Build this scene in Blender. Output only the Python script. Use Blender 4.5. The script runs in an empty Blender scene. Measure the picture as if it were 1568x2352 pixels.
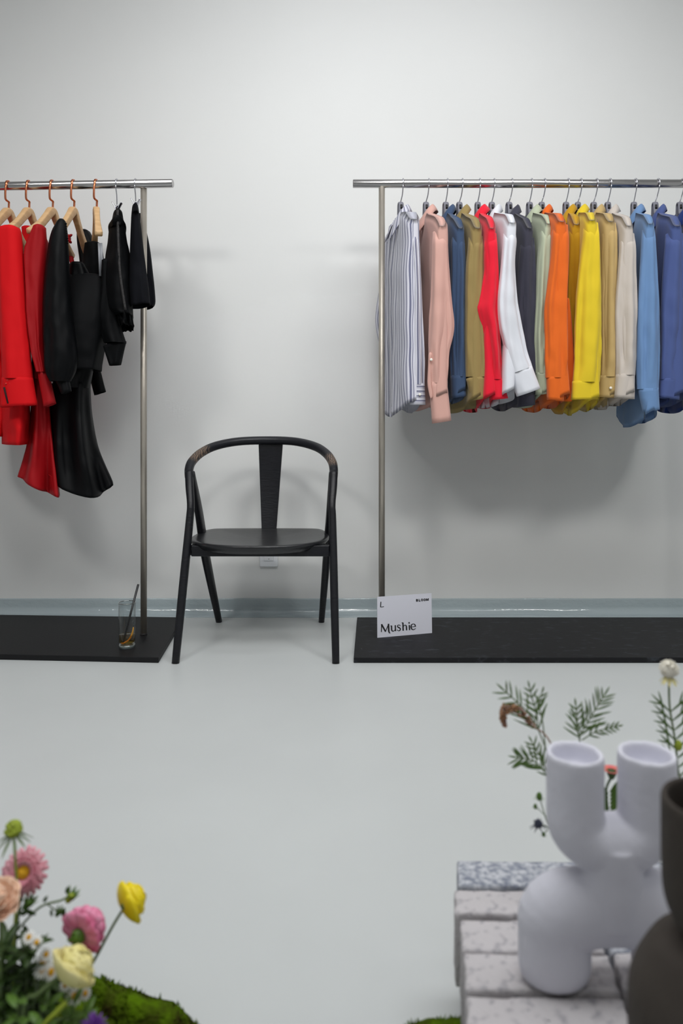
import bpy, bmesh, math, random
from mathutils import Vector, Matrix, noise
random.seed(7)
PI = math.pi
C = bpy.context.scene.collection
F, CX, YH, H = 1650.0, 784.0, 970.0, 0.85      # focal length in pixels, principal column, horizon row, eye height

def P(px, py, Z):
    return Vector(((px - CX) / F * Z, Z, H - (py - YH) / F * Z))

# ------------------------------------------------------------------ materials
def lin(c):
    return tuple(((x / 255) / 12.92 if x / 255 <= 0.04045 else ((x / 255 + 0.055) / 1.055) ** 2.4) for x in c) + (1,)

def mat(name, col, rough=0.6, metal=0.0, bump=0.0, bscale=60, var=0.0, vscale=8, sheen=0.0, spec=0.5,
        col2=None, detail=4, stretch=None, coat=0.0):
    m = bpy.data.materials.new(name); m.use_nodes = True
    nt = m.node_tree; N = nt.nodes; L = nt.links
    b = N['Principled BSDF']
    c = lin(col)
    b.inputs['Base Color'].default_value = c
    b.inputs['Roughness'].default_value = rough
    b.inputs['Metallic'].default_value = metal
    b.inputs['Specular IOR Level'].default_value = spec
    b.inputs['Sheen Weight'].default_value = sheen
    b.inputs['Coat Weight'].default_value = coat
    tc = N.new('ShaderNodeTexCoord'); mp = N.new('ShaderNodeMapping')
    L.new(tc.outputs['Object'], mp.inputs['Vector'])
    if stretch: mp.inputs['Scale'].default_value = stretch
    if bump:
        n = N.new('ShaderNodeTexNoise'); n.inputs['Scale'].default_value = bscale; n.inputs['Detail'].default_value = detail
        L.new(mp.outputs['Vector'], n.inputs['Vector'])
        bp = N.new('ShaderNodeBump'); bp.inputs['Strength'].default_value = bump; bp.inputs['Distance'].default_value = 0.01
        L.new(n.outputs['Fac'], bp.inputs['Height']); L.new(bp.outputs['Normal'], b.inputs['Normal'])
    if var or col2:
        n2 = N.new('ShaderNodeTexNoise'); n2.inputs['Scale'].default_value = vscale; n2.inputs['Detail'].default_value = 5
        L.new(mp.outputs['Vector'], n2.inputs['Vector'])
        r = N.new('ShaderNodeValToRGB')
        r.color_ramp.elements[0].position = 0.35; r.color_ramp.elements[1].position = 0.65
        k = lin(col2) if col2 else tuple(x * (1 - var) for x in c[:3]) + (1,)
        r.color_ramp.elements[0].color = k; r.color_ramp.elements[1].color = c
        L.new(n2.outputs['Fac'], r.inputs['Fac']); L.new(r.outputs['Color'], b.inputs['Base Color'])
    return m

def fabric(name, col, rough=0.85, sheen=0.15, bump=0.05):
    return mat(name, col, rough, bump=bump, bscale=45, sheen=sheen, spec=0.25, detail=6)

def stripe_mat(name, base, line, period, axis):
    m = fabric(name, base); nt = m.node_tree; N = nt.nodes; L = nt.links; b = N['Principled BSDF']
    uv = N.new('ShaderNodeUVMap'); sp = N.new('ShaderNodeSeparateXYZ'); L.new(uv.outputs['UV'], sp.inputs[0])
    mu = N.new('ShaderNodeMath'); mu.operation = 'MULTIPLY'; mu.inputs[1].default_value = 1 / period
    L.new(sp.outputs[axis], mu.inputs[0])
    fr = N.new('ShaderNodeMath'); fr.operation = 'FRACT'; L.new(mu.outputs[0], fr.inputs[0])
    r = N.new('ShaderNodeValToRGB'); e = r.color_ramp.elements; r.color_ramp.interpolation = 'LINEAR'
    e[0].position = 0; e[0].color = lin(base); e[1].position = 1; e[1].color = lin(base)
    for pos, c in ((0.42, base), (0.48, line), (0.70, line), (0.76, base), (0.84, base), (0.88, line), (0.93, line), (0.97, base)):
        k = e.new(pos); k.color = lin(c)
    L.new(fr.outputs[0], r.inputs['Fac']); L.new(r.outputs['Color'], b.inputs['Base Color'])
    return m

M = {}
M['wall'] = mat('wall_paint', (224, 225, 224), 0.5, bump=0.05, bscale=25, var=0.03, vscale=1.3, spec=0.35)
M['ceiling'] = mat('ceiling_paint', (230, 230, 230), 0.8)
M['floor'] = mat('floor_epoxy', (199, 203, 203), 0.38, bump=0.02, bscale=6, var=0.035, vscale=2.5, spec=0.4)
M['cove'] = mat('cove_gloss_paint', (168, 180, 184), 0.12, bump=0.3, bscale=30, spec=0.6, stretch=(0.6, 1, 1))
M['steel'] = mat('brushed_steel', (182, 175, 164), 0.42, metal=0.62, bump=0.03, bscale=40, var=0.25, vscale=6, stretch=(4, 4, 1))
M['railsteel'] = mat('polished_steel', (190, 188, 188), 0.2, metal=1.0, bump=0.02, bscale=30)
M['weld'] = mat('weld_black', (30, 28, 28), 0.7, bump=0.4, bscale=120)
M['chrome'] = mat('chrome_wire', (205, 205, 212), 0.15, metal=1.0)
M['copper'] = mat('copper', (214, 132, 96), 0.22, metal=1.0)
M['hwood'] = mat('hanger_wood', (214, 178, 132), 0.5, bump=0.05, bscale=30, col2=(198, 158, 112), vscale=14, stretch=(1, 1, 6))
M['hplastic'] = mat('hanger_grey', (112, 112, 122), 0.5)
M['plate'] = None
M['chair'] = mat('black_stained_wood', (17, 18, 24), 0.40, bump=0.12, bscale=40, var=0.25, vscale=25, stretch=(1, 1, 5), spec=0.35)
M['seatwood'] = mat('black_stained_seat', (27, 28, 31), 0.30, bump=0.10, bscale=60, var=0.2, vscale=20, stretch=(0.6, 3, 1), spec=0.5)
M['card'] = mat('card_white', (205, 206, 216), 0.6)
M['ink'] = mat('ink_black', (12, 12, 16), 0.6)
M['outlet'] = mat('outlet_plastic', (225, 228, 232), 0.35)
M['hole'] = mat('socket_hole', (8, 8, 8), 0.8)
M['white_ceramic'] = mat('white_ceramic', (218, 218, 228), 0.85, bump=0.12, bscale=70, var=0.02, vscale=5, spec=0.2)
M['dark_ceramic'] = mat('dark_stoneware', (66, 60, 55), 0.8, bump=0.15, bscale=90, var=0.15, vscale=12, spec=0.3)
M['brick'] = mat('granite_brick', (194, 190, 192), 0.85, bump=0.35, bscale=110, spec=0.3, col2=(158, 155, 160), vscale=95)
M['brick2'] = mat('granite_brick_speckled', (198, 200, 206), 0.85, bump=0.4, bscale=90, spec=0.3, col2=(122, 128, 142), vscale=110)
M['brick'].node_tree.nodes['Color Ramp'].color_ramp.elements[0].position = .30; M['brick'].node_tree.nodes['Color Ramp'].color_ramp.elements[1].position = .46
M['straw'] = mat('straw_black', (14, 14, 18), 0.35)
M['orange_rind'] = mat('orange_rind', (246, 172, 24), 0.45, bump=0.1, bscale=200)
M['orange_flesh'] = mat('orange_flesh', (245, 185, 70), 0.35)
M['stem'] = mat('stem_green', (96, 118, 66), 0.55, var=0.2, vscale=20)
M['frond'] = mat('frond_green', (98, 130, 62), 0.55, var=0.3, vscale=40)
M['stem_dark'] = mat('stem_dark_green', (62, 84, 48), 0.55)
M['leaf'] = mat('leaf_green', (84, 120, 38), 0.5, var=0.35, vscale=30)
M['leaf_dark'] = mat('leaf_dark', (56, 84, 28), 0.5, var=0.35, vscale=30)
M['lime'] = mat('lime_bud', (160, 176, 48), 0.6, var=0.3, vscale=60)
M['pink'] = mat('petal_pink', (240, 182, 192), 0.6, col2=(222, 136, 154), vscale=50)
M['peach'] = mat('petal_peach', (252, 230, 208), 0.6, col2=(248, 208, 180), vscale=30)
M['magenta'] = mat('petal_magenta', (216, 76, 128), 0.55, col2=(240, 160, 190), vscale=40)
M['yellow'] = mat('petal_yellow', (250, 226, 20), 0.5, var=0.1, vscale=20)
M['cream'] = mat('petal_cream', (246, 236, 176), 0.55, col2=(232, 222, 140), vscale=20)
M['daisy'] = mat('petal_white', (244, 244, 240), 0.6)
M['disc'] = mat('disc_yellow', (238, 178, 20), 0.7, bump=0.6, bscale=300)
M['purple'] = mat('petal_purple', (120, 66, 160), 0.6)
M['dried'] = mat('dried_brown', (128, 92, 80), 0.8, col2=(176, 132, 96), vscale=120)
M['coral'] = mat('petal_coral', (238, 142, 110), 0.6, col2=(214, 100, 110), vscale=60)
M['thistle'] = mat('thistle_blue', (52, 58, 76), 0.7, bump=0.5, bscale=200)
M['whitepuff'] = mat('white_puff', (240, 236, 224), 0.8)
M['moss'] = mat('moss', (88, 118, 14), 0.95, bump=0.9, bscale=140, col2=(52, 46, 20), vscale=30, spec=0.05)
M['moss2'] = mat('moss_tuft', (98, 128, 16), 0.95, spec=0.1, var=0.5, vscale=14)

def plate_mat():
    m = mat('black_plate', (20, 20, 22), 0.55, bump=0.05, bscale=150, spec=0.25)
    nt = m.node_tree; N = nt.nodes; L = nt.links; b = N['Principled BSDF']
    tc = N.new('ShaderNodeTexCoord'); n = N.new('ShaderNodeTexNoise'); n.inputs['Scale'].default_value = 30; n.inputs['Detail'].default_value = 8
    mp = N.new('ShaderNodeMapping'); mp.inputs['Scale'].default_value = (0.7, 2.2, 1)
    L.new(tc.outputs['Object'], mp.inputs[0]); L.new(mp.outputs[0], n.inputs['Vector'])
    r = N.new('ShaderNodeValToRGB'); r.color_ramp.elements[0].position = 0.58; r.color_ramp.elements[0].color = lin((20, 20, 23))
    r.color_ramp.elements[1].position = 0.78; r.color_ramp.elements[1].color = lin((62, 66, 72))
    L.new(n.outputs['Fac'], r.inputs[0]); L.new(r.outputs[0], b.inputs['Base Color'])
    return m
M['plate'] = mat('black_plate', (20, 20, 22), 0.55, bump=0.05, bscale=150, spec=0.25)
M['plate_scuffed'] = plate_mat()

def glass_mat(name, col, ior, rough=0.0):
    m = bpy.data.materials.new(name); m.use_nodes = True
    b = m.node_tree.nodes['Principled BSDF']
    b.inputs['Base Color'].default_value = lin(col); b.inputs['Transmission Weight'].default_value = 1
    b.inputs['IOR'].default_value = ior; b.inputs['Roughness'].default_value = rough
    return m
def thin_glass(name, col, fac=.05):
    m = bpy.data.materials.new(name); m.use_nodes = True; nt = m.node_tree; N = nt.nodes; L = nt.links
    N.remove(N['Principled BSDF']); o = N['Material Output']
    t = N.new('ShaderNodeBsdfTransparent'); t.inputs[0].default_value = lin(col); g = N.new('ShaderNodeBsdfGlossy'); g.inputs['Roughness'].default_value = .03
    lw = N.new('ShaderNodeLayerWeight'); lw.inputs[0].default_value = .25
    ma = N.new('ShaderNodeMath'); ma.operation = 'MULTIPLY_ADD'; ma.inputs[1].default_value = .75; ma.inputs[2].default_value = fac
    L.new(lw.outputs['Facing'], ma.inputs[0]); pw = N.new('ShaderNodeMath'); pw.operation = 'POWER'; pw.inputs[1].default_value = 2.2; L.new(ma.outputs[0], pw.inputs[0])
    mx = N.new('ShaderNodeMixShader'); L.new(pw.outputs[0], mx.inputs[0]); L.new(t.outputs[0], mx.inputs[1]); L.new(g.outputs[0], mx.inputs[2]); L.new(mx.outputs[0], o.inputs['Surface'])
    return m
M['glass'] = thin_glass('clear_glass', (249, 250, 250), .16)
M['glass_edge'] = thin_glass('thick_glass', (225, 232, 230), .52)
M['drink'] = thin_glass('pale_drink', (226, 205, 140), .10)

# ------------------------------------------------------------------ mesh builder
class MB:
    def __init__(self): self.v = []; self.f = []; self.uv = {}
    def add(self, v): self.v.append(Vector(v)); return len(self.v) - 1
    def grid(self, rows, closed=False, uvs=None, flip=False):
        idx = [[self.add(p) for p in r] for r in rows]
        n = len(rows[0])
        for i in range(len(rows) - 1):
            for j in range(n if closed else n - 1):
                k = (j + 1) % n
                q = (idx[i][j], idx[i][k], idx[i + 1][k], idx[i + 1][j])
                if flip: q = q[::-1]
                if uvs:
                    a = uvs(i, j); b2 = uvs(i, j + 1); c2 = uvs(i + 1, j + 1); d = uvs(i + 1, j)
                    w = [a, b2, c2, d]
                    if flip: w = w[::-1]
                    self.uv[len(self.f)] = w
                self.f.append(q)
        return idx
    def fan(self, ring, c, flip=False):
        k = self.add(c); n = len(ring)
        for j in range(n):
            t = (ring[j], ring[(j + 1) % n], k)
            self.f.append(t[::-1] if flip else t)
    def box(self, c, s, R=None):
        c = Vector(c); pts = []
        for x in (-.5, .5):
            for y in (-.5, .5):
                for z in (-.5, .5):
                    p = Vector((x * s[0], y * s[1], z * s[2]))
                    if R: p = R @ p
                    pts.append(self.add(c + p))
        for q in ((0, 1, 3, 2), (4, 6, 7, 5), (0, 4, 5, 1), (2, 3, 7, 6), (0, 2, 6, 4), (1, 5, 7, 3)):
            self.f.append(tuple(pts[i] for i in q))
    def prism(self, pts, off):
        off = Vector(off); a = [self.add(p) for p in pts]; b = [self.add(Vector(p) + off) for p in pts]
        n = len(pts)
        self.f.append(tuple(a[::-1])); self.f.append(tuple(b))
        for i in range(n):
            self.f.append((a[i], a[(i + 1) % n], b[(i + 1) % n], b[i]))
    def sweep(self, path, rad, ns=12, ref=None, sq=1.0, caps=True):
        """tube along path; rad = per-point (a, b) half sizes, a along ref"""
        n = len(path); path = [Vector(p) for p in path]; rings = []
        S = None
        for i in range(n):
            T = (path[min(i + 1, n - 1)] - path[max(i - 1, 0)]).normalized()
            if S is None or ref is not None:
                r0 = Vector(ref) if ref is not None else (Vector((1, 0, 0)) if abs(T.x) < .8 else Vector((0, 0, 1)))
            else: r0 = S
            S = (r0 - T * r0.dot(T)).normalized(); Nn = T.cross(S)
            r = rad[i] if isinstance(rad, list) else rad
            a, b = r if isinstance(r, tuple) else (r, r)
            ring = []
            for k in range(ns):
                t = 2 * PI * k / ns; c, s = math.cos(t), math.sin(t)
                cc = math.copysign(abs(c) ** sq, c); ss = math.copysign(abs(s) ** sq, s)
                ring.append(path[i] + S * a * cc + Nn * b * ss)
            rings.append(ring)
        idx = self.grid(rings, True)
        if caps:
            self.fan(idx[0], path[0], True); self.fan(idx[-1], path[-1])
        return idx
    def lathe(self, prof, c, axis=(0, 0, 1), ns=32, noise_amp=0):
        """prof = [(r, h)] along axis from c"""
        A = Vector(axis).normalized(); c = Vector(c)
        X = A.orthogonal().normalized(); Y = A.cross(X)
        rings = []
        for r, h in prof:
            rings.append([c + A * h + (X * math.cos(2 * PI * k / ns) + Y * math.sin(2 * PI * k / ns)) * max(r, 1e-5) for k in range(ns)])
        return self.grid(rings, True)
    def ball(self, c, r, ns=12, axis=(0, 0, 1), sq=(1, 1)):
        pr = [(r * sq[0] * math.sin(PI * i / 8), -r * sq[1] * math.cos(PI * i / 8)) for i in range(9)]
        self.lathe(pr, c, axis, ns)

ROOT = {}
def base_of(o):
    while o.parent: o = o.parent
    return Vector(ROOT[o.name])

def obj(name, mb, m, parent=None, base=None, smooth=True, bevel=0, solid=0, label=None):
    me = bpy.data.meshes.new(name)
    if parent is not None: b = base_of(parent)
    else:
        if base is None:
            zs = min(v.z for v in mb.v); n = len(mb.v)
            base = Vector((sum(v.x for v in mb.v) / n, sum(v.y for v in mb.v) / n, zs))
        b = Vector(base)
    me.from_pydata([tuple(v - b) for v in mb.v], [], mb.f); me.update()
    if not mb.uv:
        bm = bmesh.new(); bm.from_mesh(me); bmesh.ops.recalc_face_normals(bm, faces=bm.faces); bm.to_mesh(me); bm.free()
    if mb.uv:
        ul = me.uv_layers.new(name='UVMap')
        for p in me.polygons:
            w = mb.uv.get(p.index)
            if w:
                for k, li in enumerate(p.loop_indices): ul.data[li].uv = w[k % len(w)]
    for p in me.polygons: p.use_smooth = smooth
    me.materials.append(m)
    o = bpy.data.objects.new(name, me); C.objects.link(o)
    if parent is not None: o.parent = parent
    else: o.location = b; ROOT[o.name] = tuple(b)
    if bevel:
        md = o.modifiers.new('bevel', 'BEVEL'); md.width = bevel; md.segments = 3; md.limit_method = 'ANGLE'; md.angle_limit = math.radians(40)
        me.polygons.foreach_set('use_smooth', [True] * len(me.polygons))
        md.harden_normals = True
    if solid:
        md = o.modifiers.new('solid', 'SOLIDIFY'); md.thickness = solid; md.offset = 0
    if label: o['label'] = label
    return o

def tag(o, label, cat, group=None, kind=None):
    o['label'] = label; o['category'] = cat
    if group: o['group'] = group
    if kind: o['kind'] = kind
    return o

def thing(name, loc, label, cat, group=None):
    o = bpy.data.objects.new(name, None); C.objects.link(o); o.location = loc; o.empty_display_size = 0.05
    ROOT[o.name] = tuple(loc)
    return tag(o, label, cat, group)

def struct(name, mb, m, smooth=False):
    o = obj(name, mb, m, None, (0, 0, 0), smooth); o['kind'] = 'structure'; return o

def cat_rom(pts, n):
    """resample a list of tuples/Vectors-of-floats with centripetal-free Catmull-Rom"""
    m = len(pts); out = []
    for i in range(n):
        t = i / (n - 1) * (m - 1); k = min(int(t), m - 2); u = t - k
        p0 = pts[max(k - 1, 0)]; p1 = pts[k]; p2 = pts[k + 1]; p3 = pts[min(k + 2, m - 1)]
        out.append(tuple(0.5 * (2 * b + (c - a) * u + (2 * a - 5 * b + 4 * c - d) * u * u + (3 * b - a - 3 * c + d) * u ** 3)
                         for a, b, c, d in zip(p0, p1, p2, p3)))
    return out

def path3(pts, n): return [Vector(p) for p in cat_rom([tuple(p) for p in pts], n)]

def resample_len(secs, n):
    """secs: list of tuples of floats; first 6 are L and R; resample evenly by length of centre line"""
    d = cat_rom(secs, (len(secs) - 1) * 12 + 1)
    cs = [Vector(((a[0] + a[3]) / 2, (a[1] + a[4]) / 2, (a[2] + a[5]) / 2)) for a in d]
    acc = [0]
    for i in range(1, len(cs)): acc.append(acc[-1] + (cs[i] - cs[i - 1]).length)
    out = []; k = 0
    for i in range(n):
        s = acc[-1] * i / (n - 1)
        while k < len(acc) - 2 and acc[k + 1] < s: k += 1
        u = (s - acc[k]) / max(acc[k + 1] - acc[k], 1e-9)
        out.append(tuple(a + (b - a) * u for a, b in zip(d[k], d[k + 1])))
    return out, acc[-1]

def cloth_tube(mb, rows, Z, thick, nr=46, ns=44, fold=0.10, wr=0.05, seed=0, sq=0.85, cap=True, hollow=True, seam=None, kf=(2, 3, 5, 8), grow=True, near=False, hem=None, pinch=0):
    """rows = (xl, xr, y) or (xl, yl, xr, yr) in photo pixels, placed at depth Z (number or list), half depth thick"""
    rnd = random.Random(seed); ph = [rnd.uniform(0, 6.28) for _ in range(12)]
    secs = []
    for i, r in enumerate(rows):
        z = Z[i] if isinstance(Z, list) else Z
        t = thick[i] if isinstance(thick, list) else thick
        if len(r) == 3: l = P(r[0], r[2], z); q = P(r[1], r[2], z)
        else: l = P(r[0], r[1], z); q = P(r[2], r[3], z)
        if near:
            yy = (r[2], r[2]) if len(r) == 3 else (r[1], r[3]); xr = r[1] if len(r) == 3 else r[2]
            l = P(r[0], YH, z); q = P(xr, YH, z); l.z = P(0, yy[0], z - t).z; q.z = P(0, yy[1], z - t).z
        secs.append(tuple(l) + tuple(q) + (t,))
    rs, length = resample_len(secs, nr)
    rings = []; off = Vector((rnd.uniform(0, 99), rnd.uniform(0, 99), rnd.uniform(0, 99)))
    circ = 0
    for i, s in enumerate(rs):
        t = i / (nr - 1); l = Vector(s[:3]); r = Vector(s[3:6]); c = (l + r) / 2; a = (r - l) / 2; b = Vector((c.x / c.y * s[6] if near else 0, s[6], 0))
        circ = max(circ, 4 * (a.length + s[6]) * .8)
        amp = fold * (0.35 + 0.9 * t if grow else 1) * (1 - pinch * max(0, (t - .88) / .12))
        ring = []
        for k in range(ns):
            th = 2 * PI * k / ns; cc, ss = math.cos(th), math.sin(th)
            m = 1 + amp * (0.40 * math.sin(kf[0] * th + ph[0] + 1.5 * t) + 0.45 * math.sin(kf[1] * th + ph[1] + 2.2 * t)
                           + 0.40 * math.sin(kf[2] * th + ph[2] - 2.5 * t) + 0.25 * math.sin(kf[3] * th + ph[3] + 3 * t))
            if wr:
                m += wr * noise.noise(Vector((cc * 1.6, ss * 1.6, t * length * 16)) + off) * (0.5 + t)
                m += wr * .6 * noise.noise(Vector((cc * 2.5 + t * 3, ss * 2.5, t * length * 34)) + off) * t
            if seam is not None and t < seam: m *= 1.045
            C2 = math.copysign(abs(cc) ** sq, cc); S2 = math.copysign(abs(ss) ** sq, ss)
            dz = Vector((0, 0, -hem(th) * t ** 3)) if hem else Vector()
            ring.append(c + a * C2 * (1 + (m - 1) * .45) + b * S2 * (1 + (m - 1) * 2.2) + dz)
        rings.append(ring)
    uvf = lambda i, j: (j / ns * circ, i / (nr - 1) * length)
    idx = mb.grid(rings, True, uvf)
    cen = lambda ring: sum(ring, Vector()) / len(ring)
    if cap:
        c0 = cen(rings[0])
        r2 = [mb.add(c0 + (p - c0) * .6 + Vector((0, 0, .007))) for p in rings[0]]
        for j in range(ns): mb.f.append((idx[0][(j + 1) % ns], idx[0][j], r2[j], r2[(j + 1) % ns]))
        mb.fan(r2, c0 + Vector((0, 0, .010)), True)
    if hollow:
        c1 = cen(rings[-1]); last = idx[-1]
        for sc, kk in ((.955, 1), (.93, min(3, nr - 1)), (.90, min(7, nr - 1))):
            ck = cen(rings[-kk]); nx = [mb.add(ck + (p - ck) * sc) for p in rings[-kk]]
            for j in range(ns): mb.f.append((last[j], last[(j + 1) % ns], nx[(j + 1) % ns], nx[j]))
            last = nx
        mb.fan(last, ck)
    return rings

# ------------------------------------------------------------------ setting
YW = 3.2
mb = MB(); mb.box((0, YW + .06, 1.55), (6.6, .12, 3.1)); struct('wall_back', mb, M['wall'])
mb = MB(); mb.box((-3.24, 0.2, 1.55), (.12, 6.0, 3.1)); struct('wall_left', mb, M['wall'])
mb = MB(); mb.box((3.24, 0.2, 1.55), (.12, 6.0, 3.1)); struct('wall_right', mb, M['wall'])
mb = MB(); mb.box((0, -2.8, 1.55), (6.6, .12, 3.1)); struct('wall_front', mb, M['wall'])
mb = MB(); mb.box((0, 0.2, -.05), (6.6, 6.1, .1)); struct('floor', mb, M['floor'])
mb = MB(); mb.box((0, 0.2, 3.15), (6.6, 6.1, .1)); struct('ceiling', mb, M['ceiling'])
# coved skirting: floor coating turned up the wall
prof = [(YW + .001, .0665), (YW - .004, .0660), (YW - .005, .062)]
rc = .03
for i in range(9):
    a = i / 8 * PI / 2
    prof.append((YW - .005 - rc + rc * math.cos(a), .0015 + rc - rc * math.sin(a)))
prof += [(YW - .07, .0012), (YW - .075, .0), (YW - .04, -.002), (YW + .001, -.002)]
rows = []
NX = 160
for i in range(NX + 1):
    x = -3.18 + 6.36 * i / NX
    w = .0025 * noise.noise(Vector((x * 4, 0, 0)))
    rows.append([Vector((x, y + (w if 2 < k < 12 else 0), z + (w * .6 if 0 <= k < 3 else 0))) for k, (y, z) in enumerate(prof)])
mb = MB(); mb.grid(rows, True); struct('baseboard_back', mb, M['cove'], True)

# ------------------------------------------------------------------ clothes racks
def rack(name, label, A, B, posts, plate, pm):
    """A,B rail ends; posts: list of foot points; plate: 4 top corners"""
    t = thing(name, Vector((posts[0].x, posts[0].y, 0)), label, 'clothes rack')
    m = MB(); d = (B - A).normalized(); r = .0165
    m.sweep([A, A + d * .002, B - d * .002, B], [r - .002, r, r, r - .002], 32)
    obj('rail', m, M['railsteel'], t)
    for p in posts:
        m = MB(); m.sweep([p + Vector((0, 0, .0)), Vector((p.x, p.y, A.z - .012))], .0122, 24); obj('post', m, M['steel'], t)
        m = MB(); m.lathe([(.0, .010), (.0125, .008), (.0132, .004), (.0142, 0), (0, 0)], p, ns=20); obj('weld', m, M['weld'], t)
    m = MB(); m.prism([Vector((q[0], q[1], .0)) for q in plate], (0, 0, .02)); obj('base_plate', m, pm, t, bevel=.002)
    return t
ZL = 1.778
L1 = Vector((-.654, 2.79, ZL)); dl = Vector((-.687, .033, 0)).normalized()
L0 = L1 + dl * 1.55
postL = L1 + dl * .118; postL2 = L0 - dl * .118
rack('clothes_rack', 'brushed steel clothes rack at the left holding red and black garments', L0, L1,
     [Vector((postL.x, 2.805, .02)), Vector((postL2.x, 2.86, .02))],
     [(-2.19, 2.63), (-.6455, 2.536), (-.675, 3.06), (-2.19, 3.135)], M['plate'])
ZR = 1.7866; YR = 2.82
R0 = Vector((.0444, YR, ZR)); R1 = Vector((1.66, YR, ZR))
rack('clothes_rack', 'brushed steel clothes rack at the right holding a row of shirts', R0, R1,
     [Vector((.158, YR, .02)), Vector((1.546, YR, .02))],
     [(.043, 2.536), (1.70, 2.536), (1.70, 3.06), (.0667, 3.06)], M['plate_scuffed'])

# ------------------------------------------------------------------ chair
ch = thing('armchair', Vector((-.31, 2.78, 0)), 'black wooden armchair with a curved bow back standing between the two racks', 'chair')
def leg(pts, rad, n=24, ref=None, sq=.75):
    m = MB(); m.sweep(path3(pts, n), cat_rom(rad, n), 16, ref, sq); return m
# front legs run up to the arm bend
fl = [P(403, 1526, 2.536), P(420, 1350, 2.60), P(435.5, 1195, 2.655), P(438, 1160, 2.668), P(435.5, 1120, 2.70), P(434, 1084, 2.74)]
fl[0].z = 0.0
obj('front_leg', leg(fl, [(.0130, .014), (.0148, .017), (.0138, .018), (.0135, .018), (.0152, .017), (.0158, .0165)], ref=(1, 0, 0)), M['chair'], ch)
fr = [P(771, 1527, 2.536), P(767, 1350, 2.60), P(763.5, 1195, 2.655), P(762, 1160, 2.668), P(764.5, 1120, 2.70), P(766, 1084, 2.74)]
fr[0].z = 0.0
obj('front_leg', leg(fr, [(.0130, .014), (.0148, .017), (.0138, .018), (.0135, .018), (.0152, .017), (.0158, .0165)], ref=(1, 0, 0)), M['chair'], ch)
rl = [P(441, 1088, 2.735), P(457, 1180, 2.84), P(472, 1277, 2.93), P(503, 1430, 3.06)]
rl[-1].z = 0
obj('rear_leg', leg(rl, [(.010, .018), (.013, .034), (.016, .030), (.0125, .014)], ref=(1, 0, 0)), M['chair'], ch)
rr = [P(761, 1088, 2.735), P(756, 1180, 2.84), P(750, 1277, 2.93), P(738, 1434, 3.06)]
rr[-1].z = 0
obj('rear_leg', leg(rr, [(.010, .018), (.013, .034), (.016, .030), (.0125, .014)], ref=(1, 0, 0)), M['chair'], ch)
bow = [P(434, 1096, 2.728), P(434, 1078, 2.755), P(441, 1060, 2.80), P(462, 1040, 2.86), P(496, 1024, 2.92), P(548, 1014, 2.975), P(615, 1011.5, 3.0),
       P(676, 1014, 2.975), P(722, 1025, 2.92), P(748, 1041, 2.86), P(762, 1060, 2.80), P(766, 1078, 2.755), P(765.5, 1096, 2.728)]
m = MB(); pb = path3(bow, 90)
m.sweep(pb, [(.0160 + .001 * min(1, min(i, 89 - i) / 12),) * 2 for i in range(90)], 20, sq=.9)
wear = mat('black_stained_wood_worn', (21, 22, 28), 0.4, bump=0.1, bscale=50, spec=.35)
nt = wear.node_tree; N = nt.nodes; L = nt.links
tc = N.new('ShaderNodeTexCoord'); masks = []
for (pp) in (bow[3], bow[2] * .5 + bow[3] * .5, bow[10]):
    q = pp - Vector((-.31, 2.78, 0))
    vd = N.new('ShaderNodeVectorMath'); vd.operation = 'DISTANCE'; L.new(tc.outputs['Object'], vd.inputs[0]); vd.inputs[1].default_value = tuple(q + Vector((0, -.01, .01)))
    mr = N.new('ShaderNodeMapRange'); mr.inputs[1].default_value = .022; mr.inputs[2].default_value = .05; mr.inputs[3].default_value = 1; mr.inputs[4].default_value = 0
    L.new(vd.outputs['Value'], mr.inputs[0]); masks.append(mr)
mx = masks[0].outputs[0]
for k in masks[1:]:
    a = N.new('ShaderNodeMath'); a.operation = 'MAXIMUM'; L.new(mx, a.inputs[0]); L.new(k.outputs[0], a.inputs[1]); mx = a.outputs[0]
wv = N.new('ShaderNodeTexWave'); wv.inputs['Scale'].default_value = 45; wv.inputs['Distortion'].default_value = 9; wv.bands_direction = 'X'
L.new(tc.outputs['Object'], wv.inputs['Vector'])
ml = N.new('ShaderNodeMath'); ml.operation = 'MULTIPLY'; L.new(mx, ml.inputs[0]); L.new(wv.outputs['Fac'], ml.inputs[1])
cr = N.new('ShaderNodeValToRGB'); cr.color_ramp.elements[0].color = lin((21, 22, 28)); cr.color_ramp.elements[1].color = lin((124, 104, 88))
L.new(ml.outputs[0], cr.inputs[0]); L.new(cr.outputs[0], N['Principled BSDF'].inputs['Base Color'])
obj('back_rail', m, wear, ch, label='black curved arm and back rail with worn lighter grain at its bends')
# seat
cxs = -.313; zs = .410
half = [(0, 2.548), (.07, 2.553), (.14, 2.574), (.20, 2.612), (.245, 2.67), (.263, 2.74), (.262, 2.82), (.250, 2.90), (.232, 2.955), (.20, 2.982), (.10, 2.988), (0, 2.99)]
hp = cat_rom(half, 40)
out = [Vector((cxs + x, y, 0)) for x, y in hp] + [Vector((cxs - x, y, 0)) for x, y in hp[1:-1]][::-1]
cs = Vector((cxs, 2.77, 0)); m = MB(); rings = []
for sc, z in ((.0, zs - .010), (.25, zs - .009), (.5, zs - .007), (.75, zs - .003), (.92, zs), (.985, zs), (1.0, zs - .004), (.998, zs - .010), (.93, zs - .030), (.86, zs - .034), (.0, zs - .034)):
    rings.append([cs + (p - cs) * max(sc, .001) + Vector((0, 0, z)) for p in out])
m.grid(rings, True, flip=True); obj('seat', m, M['seatwood'], ch)
m = MB(); a = P(439, 1265, 2.63); b = P(756, 1265, 2.63)
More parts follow.
